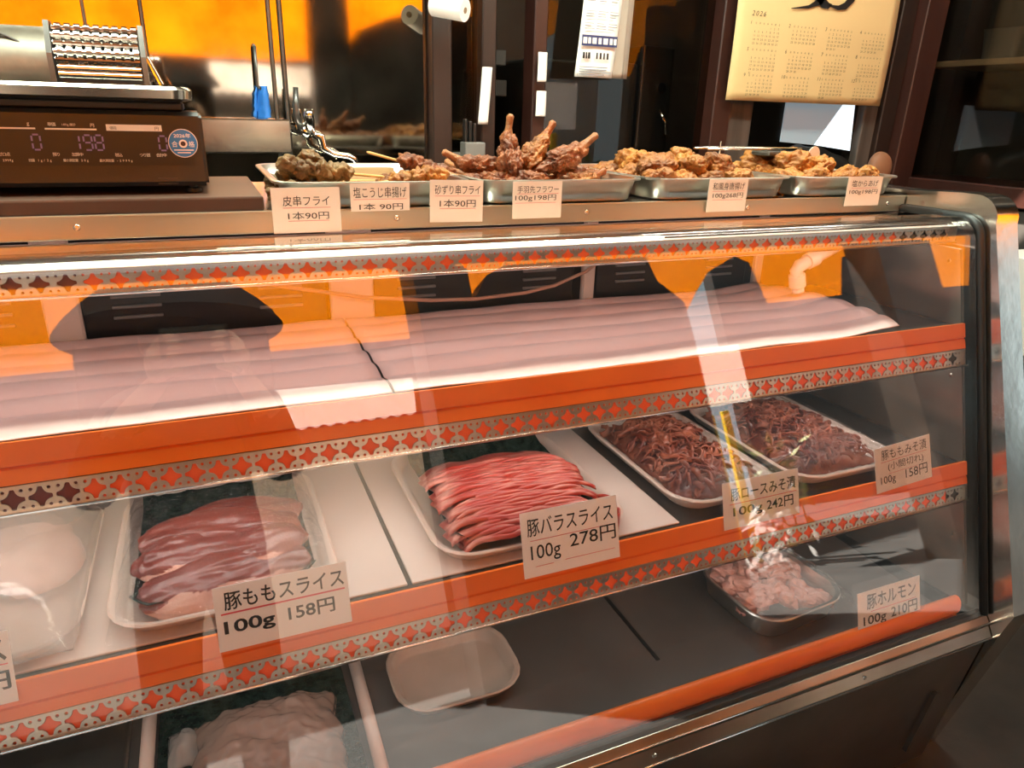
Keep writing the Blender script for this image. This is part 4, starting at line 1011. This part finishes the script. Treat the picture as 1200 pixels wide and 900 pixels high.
SHF = struct(bxo('shelf_beyond', (.86, 2.66, 1.36), (1.0, 2.85, 1.375), DARKST)); struct(bxo('shelf_beyond', (.70, 2.6, 1.55), (1.02, 2.85, 1.565), DARKST))
for k, (x, z, w_, h_, c) in enumerate(((.935, 1.385, .03, .065, (.30, .27, .23)), (.99, 1.38, .04, .05, (.06, .05, .045)), (1.03, 1.376, .045, .055, (.07, .06, .055)), (.955, 1.27, .045, .05, (.09, .085, .075)), (.98, 1.48, .04, .05, (.10, .10, .10)), (1.03, 1.48, .04, .05, (.10, .10, .10)))):
    b = bxo('storage_box', (x, 2.6, z), (x+w_, 2.65, z+h_), mat('box_colour', c, .6), None, .003)
    tag(b, 'small box in the dark doorway, %s' % ('pale one with a window', 'dark one right of the pale one', 'dark one furthest right', 'grey one lower down', 'upper left screen-like one', 'upper right screen-like one')[k], 'box', 'boxes beyond the doorway')
# knife rack below the narrow pane
KR = thing('knife_rack', 'grey wall rack with dark knife handles below the narrow pane', 'knife rack', (.745, 2.10, 1.17))
bxo('rack_box', (.735, 2.09, 1.12), (.80, 2.14, 1.235), GREYP, KR, .004)
for k in range(3): bxo('handle', (.738+k*.014, 2.105, 1.21), (.748+k*.014, 2.125, 1.30-.006*k), BLKPL, KR, .003)
# window ledge in front of the right window: black tray, mirror-like glass
struct(bxo('trim_11', (1.75, 2.02, 1.02), (2.47, 2.17, 1.10), BLKPL, None, .004))
bm = new_bm(); grid(bm, 30, 10, lambda u, v: (1.80+u*.60, 2.05+v*.05, 1.10+.150*math.sin(math.pi*min(1, u*1.15))**.6*(.9+.12*N3(u*7, v, 0))*(1 if v > .3 else v/.3))); thicken(bm, .004)
tag(obj('black_bag', bm, BLKPL, None, smooth=True), 'crumpled black plastic bag lying on the window ledge under the calendar', 'plastic bag')
bm = new_bm(); blob(bm, (2.40, 2.05, 1.155), (.055, .035, .065), 5, .08, 1, 4, .01); tag(obj('brown_pot', bm, mat('brown_clay', (.28, .12, .06), .5), None, smooth=True), 'round brown pot at the right end of the ledge under the calendar', 'pot')
bm = new_bm(); extr(bm, [(2.20, 1.235), (2.392, 1.215), (2.372, 1.40), (2.325, 1.40)], 2.195, 2.2); struct(obj('window_reflection_bright', bm, mat('bright_reflection_glow', (.74, .84, .90), .4, 0, emit=.95)))  # bright reflection in the glass, put in as a glowing pane
bm = new_bm(); extr(bm, [(2.03, 1.245), (2.198, 1.235), (2.322, 1.40), (2.03, 1.40)], 2.195, 2.2); struct(obj('window_reflection_dim', bm, mat('dim_reflection_glow', (.30, .37, .42), .4, 0, emit=.45)))  # dimmer part of that reflection, painted as a faintly glowing pane
# calendar
CL = thing('wall_calendar', 'large cream 2026 wall calendar with a black brush character', 'calendar', (2.05, 2.12, 1.38))
CX0, CX1, CZ0, CZ1 = 1.690, 2.417, 1.381, 1.95
bm = new_bm(); grid(bm, 20, 20, lambda u, v: (CX0+u*(CX1-CX0), 2.12-.006*math.sin(u*3.1)-.004*math.sin(v*5), CZ0+v*(CZ1-CZ0))); thicken(bm, .001)
obj('calendar_sheet', bm, CALP, CL, smooth=True)
bm = new_bm(); import calendar as _c
small_text(bm, '2026', CX0+.055, CZ0+.262, .022, .72, 2.107, .2); obj('year_title', bm, INK, CL)
for mth in range(12):
    bm = new_bm(); r_, c_ = divmod(mth, 4); bx = CX0+.052-.0*r_+c_*.165; bz = CZ0+.236-r_*.080
    small_text(bm, str(mth+1), bx, bz, .016, .62, 2.107, .15)
    for k, ch in enumerate('日月火水木金土'): small_text(bm, ch, bx+.022+k*.0165, bz+.002, .0072, 1, 2.107)
    cal = _c.Calendar(6).monthdayscalendar(2026, mth+1)
    for wi, wk in enumerate(cal):
        for di, d in enumerate(wk):
            if d: small_text(bm, str(d), bx+.0215+di*.0165-(.0028 if d > 9 else 0), bz-.012-wi*.0118, .0092, .62, 2.107)
    obj('month_grid', bm, INK, CL)
# the brush strokes' lower ends
bm = new_bm()
def stroke(pts, ws):
    L, Rr = [], []
    P = [Vector((p[0], 0, p[1])) for p in pts]
    for i, p in enumerate(P):
        t = (P[min(i+1, len(P)-1)]-P[max(i-1, 0)]).normalized(); n = Vector((-t.z, 0, t.x)); L.append(p+n*ws[i]); Rr.append(p-n*ws[i])
    for i in range(len(P)-1): 
        bm.faces.new([bm.verts.new((q.x, 2.106, q.z)) for q in (L[i], L[i+1], Rr[i+1], Rr[i])])
def cp(px, py): return (CX0+(px-868)/192*.727, 1.683+.05*(px-868)/192-(py)/118*.302)
stroke([cp(925, 9), cp(945, 7), cp(958, 0), cp(968, -20), cp(975, -50)], [.001, .005, .012, .014, .012])
stroke([cp(930, -40), cp(950, -10), cp(962, 3), cp(968, 6), cp(972, 4)], [.010, .013, .015, .010, .001])
stroke([cp(968, 5), cp(980, 8), cp(988, 6), cp(995, -3), cp(998, -20), cp(996, -45)], [.002, .007, .012, .014, .012, .010])
obj('brush_character', bm, INK, CL)
# right cabinet contents
for k, (y, z, h_, lb) in enumerate(((1.95, 1.553, .10, 'dim plastic tub on the cabinet shelf, furthest back'), (1.72, 1.553, .12, 'dim plastic tub on the cabinet shelf, middle one'), (1.5, 1.553, .09, 'dim plastic tub on the cabinet shelf, nearest one'))):
    bm = new_bm(); loft(bm, [(.15, .13, .02, 0), (.17, .15, .025, h_), (.175, .155, .025, h_+.004), (.16, .14, .02, h_+.004)], (XR+.17, y, z)); tag(obj('storage_tub', bm, mat('tub', (.10, .09, .08), .4), None, autos=40), lb, 'tub', 'tubs on the cabinet shelf')
# white boxes right of the case
bm = new_bm(); box(bm, (2.05, .95, 0), (2.45, 1.35, .72), .01); 
st_ = obj('crate', bm, mat('dark_crate', (.05, .045, .04), .6), None); tag(st_, 'dark crate standing right of the showcase under a white box', 'crate')
bm = new_bm(); loft(bm, [(.36, .36, .02, 0), (.38, .38, .02, .26), (.36, .36, .02, .262)], (2.25, 1.15, .7215)); tag(obj('foam_box', bm, mat('foam_white', (.72, .70, .66), .6), None, autos=40), 'white foam box on the crate right of the showcase', 'box')
# ceiling lamp fixtures
for lx, ly, L in ((.4, 1.15, 2.4), (2.2, 1.7, 1.2)):
    f_ = thing('ceiling_light', 'white fluorescent fitting under the shop ceiling, %s' % ('over the showcase' if L > 2 else 'over the right corner'), 'lamp', (lx, ly, 2.54))
    bxo('fitting', (lx-L/2, ly-.13, 2.565), (lx+L/2, ly+.13, 2.599), PAPERW, f_, .005)
    for s in (-.06, .06):
        bm = new_bm(); tube(bm, [(lx-L/2+.03, ly+s, 2.548), (lx+L/2-.03, ly+s, 2.548)], .013, 10); obj('tube', bm, TUBE, f_, smooth=True)

# ------------------------------------------------------------------ the photographer, seen only mirrored
def skin_mesh(pts, edges, radii, sub=2):
    me = bpy.data.meshes.new('skel'); me.from_pydata(pts, edges, []); o = bpy.data.objects.new('skel', me); COL.objects.link(o)
    sk = o.modifiers.new('s', 'SKIN'); sd = o.modifiers.new('d', 'SUBSURF'); sd.levels = sub; sd.render_levels = sub
    for v, r_ in zip(me.skin_vertices[0].data, radii):
        v.radius = r_ if isinstance(r_, tuple) else (r_, r_)
    me.skin_vertices[0].data[0].use_root = True
    out = bpy.data.meshes.new_from_object(o.evaluated_get(bpy.context.evaluated_depsgraph_get()))
    bpy.data.objects.remove(o); bpy.data.meshes.remove(me)
    return out
PX, PY = -.12, -.36
PE = thing('person', 'person in a dark jacket and brimmed hat holding up a phone, mirrored in the glass', 'person', (PX, PY, 0))
P = [(0, 0, .80), (0, 0, .95), (0, .0, 1.12), (0, 0, 1.22), (0, .01, 1.28), (0, .03, 1.38), (0, .03, 1.45),
     (-.16, 0, 1.20), (-.24, .04, 1.00), (-.12, .20, 1.16), (-.02, .27, 1.245), (.16, 0, 1.20), (.25, .04, 1.00), (.20, .20, 1.16), (.145, .27, 1.245),
     (-.09, 0, .76), (-.10, .01, .42), (-.10, -.02, .08), (-.10, .10, .045), (.09, 0, .76), (.10, .01, .42), (.10, -.02, .08), (.10, .10, .045)]
E_ = [(0, 1), (1, 2), (2, 3), (3, 4), (4, 5), (5, 6), (3, 7), (7, 8), (8, 9), (9, 10), (3, 11), (11, 12), (12, 13), (13, 14), (0, 15), (15, 16), (16, 17), (17, 18), (0, 19), (19, 20), (20, 21), (21, 22)]
RD = [(.15, .11), (.145, .105), (.15, .11), (.10, .08), .05, (.075, .09), (.07, .085), .062, .048, .036, .024, .062, .048, .036, .024, .082, .058, .040, .034, .082, .058, .040, .034]
me = skin_mesh([(a+PX, b+PY, c) for a, b, c in P], E_, RD); body = link('body', me, SKIN, PE, smooth=True)
# jacket and trousers: the body's own surface, let out a little
def clothing(name, keep, m, out):
    bm = new_bm(); bm.from_mesh(body.data); bm.normal_update()
    bmesh.ops.delete(bm, geom=[f for f in bm.faces if not keep(f.calc_center_median())], context='FACES')
    for v in bm.verts: v.co += v.normal*out
    thicken(bm, .004)
    me = bpy.data.meshes.new(name); bm.to_mesh(me); bm.free(); me.materials.append(m)
    o = bpy.data.objects.new(name, me); COL.objects.link(o); o.parent = PE
    for p in me.polygons: p.use_smooth = True
clothing('jacket', lambda c: .79 < c.z < 1.285 and not (c.y > .20 and c.z > 1.13), COAT, .016)
clothing('trousers', lambda c: .10 < c.z < .80, COAT, .012)
for s in (-1, 1):
    bm = new_bm(); blob(bm, (PX+s*.10, PY+.05, .042), (.048, .125, .045), 3, .03, 1, 3, 0)
    for v in bm.verts: v.co.z = max(v.co.z, .002)
    obj('shoe', bm, BLACK, PE, smooth=True)
# face details
bm = new_bm(); tube(bm, [(PX, PY+.118, 1.405), (PX, PY+.142, 1.378), (PX, PY+.115, 1.370)], [.007, .012, .008], 8); obj('nose', bm, SKIN, PE, smooth=True)
for s in (-1, 1):
    bm = new_bm(); blob(bm, (PX+s*.03, PY+.108, 1.405), (.012, .008, .007), 1, 0, 1, 2, 0); obj('eye', bm, INK, PE, smooth=True)
    bm = new_bm(); blob(bm, (PX+s*.078, PY+.03, 1.395), (.012, .020, .030), 1, .05, 1, 3, 0); obj('ear', bm, SKIN, PE, smooth=True)
bm = new_bm(); blob(bm, (PX, PY+.112, 1.345), (.024, .008, .006), 1, 0, 1, 3, 0); obj('mouth', bm, REDINK, PE, smooth=True)
bm = new_bm(); blob(bm, (PX, PY+.010, 1.415), (.092, .098, .095), 2, .03, 2, 4, .02); obj('hair', bm, INK, PE, smooth=True)
bm = new_bm(); lathe(bm, [(.112, 1.445), (.282, 1.412), (.290, 1.416), (.272, 1.445), (.235, 1.485), (.195, 1.520), (.16, 1.543), (.12, 1.554), (0, 1.556)], 36, 'z', (PX, PY+.02, 0)); obj('hat', bm, HAT, PE, autos=50)
bm = new_bm(); grid(bm, 24, 4, lambda u, v: (PX+.245*math.cos(R(175+190*u)), PY+.02+.20*math.sin(R(175+190*u)), 1.20+.225*v)); thicken(bm, .004); obj('neck_drape', bm, HAT, PE, smooth=True)
# hands: palm, four fingers, thumb
def hand(cx, cy, cz, s, nm):
    pts = [(cx, cy, cz), (cx-s*.01, cy+.03, cz+.02), (cx-s*.015, cy+.06, cz+.045)]; ed = [(0, 1), (1, 2)]; rd = [.024, (.034, .016), (.034, .014)]
    for k in range(4):
        i0 = len(pts); L = (.9, 1.05, 1, .8)[k]; z = cz+.028+k*.015; b = Vector((cx-s*.015, cy+.055, z))
        pts += [tuple(b), tuple(b+Vector((-s*.022*L, .022, .004))), tuple(b+Vector((-s*.045*L, .022, .004))), tuple(b+Vector((-s*.060*L, .012, .002)))]; ed += [(2, i0), (i0, i0+1), (i0+1, i0+2), (i0+2, i0+3)]; rd += [.010, .0095, .0088, .0075]
    i0 = len(pts); pts += [(cx-s*.005, cy+.03, cz-.01), (cx-s*.035, cy+.050, cz-.004), (cx-s*.06, cy+.058, cz+.004)]; ed += [(1, i0), (i0, i0+1), (i0+1, i0+2)]; rd += [.013, .011, .009]
    link('hand', skin_mesh(pts, ed, rd), SKIN, PE, smooth=True)
hand(PX-.035, PY+.265, 1.245, -1, 'l'); hand(PX+.160, PY+.265, 1.245, 1, 'r')
PHN = thing('phone', 'dark phone held up by the person mirrored in the glass', 'phone', (-.045, -.016, 1.285))
bxo('phone_case', (-.135, -.022, 1.268), (.018, -.012, 1.342), PHONE, PHN, .004)
bm = new_bm(); lathe(bm, [(.006, 0), (.006, .0015), (.004, .002), (0, .002)], 16, 'y', (0, -.012, 1.32)); obj('lens', bm, BLACK, PHN)
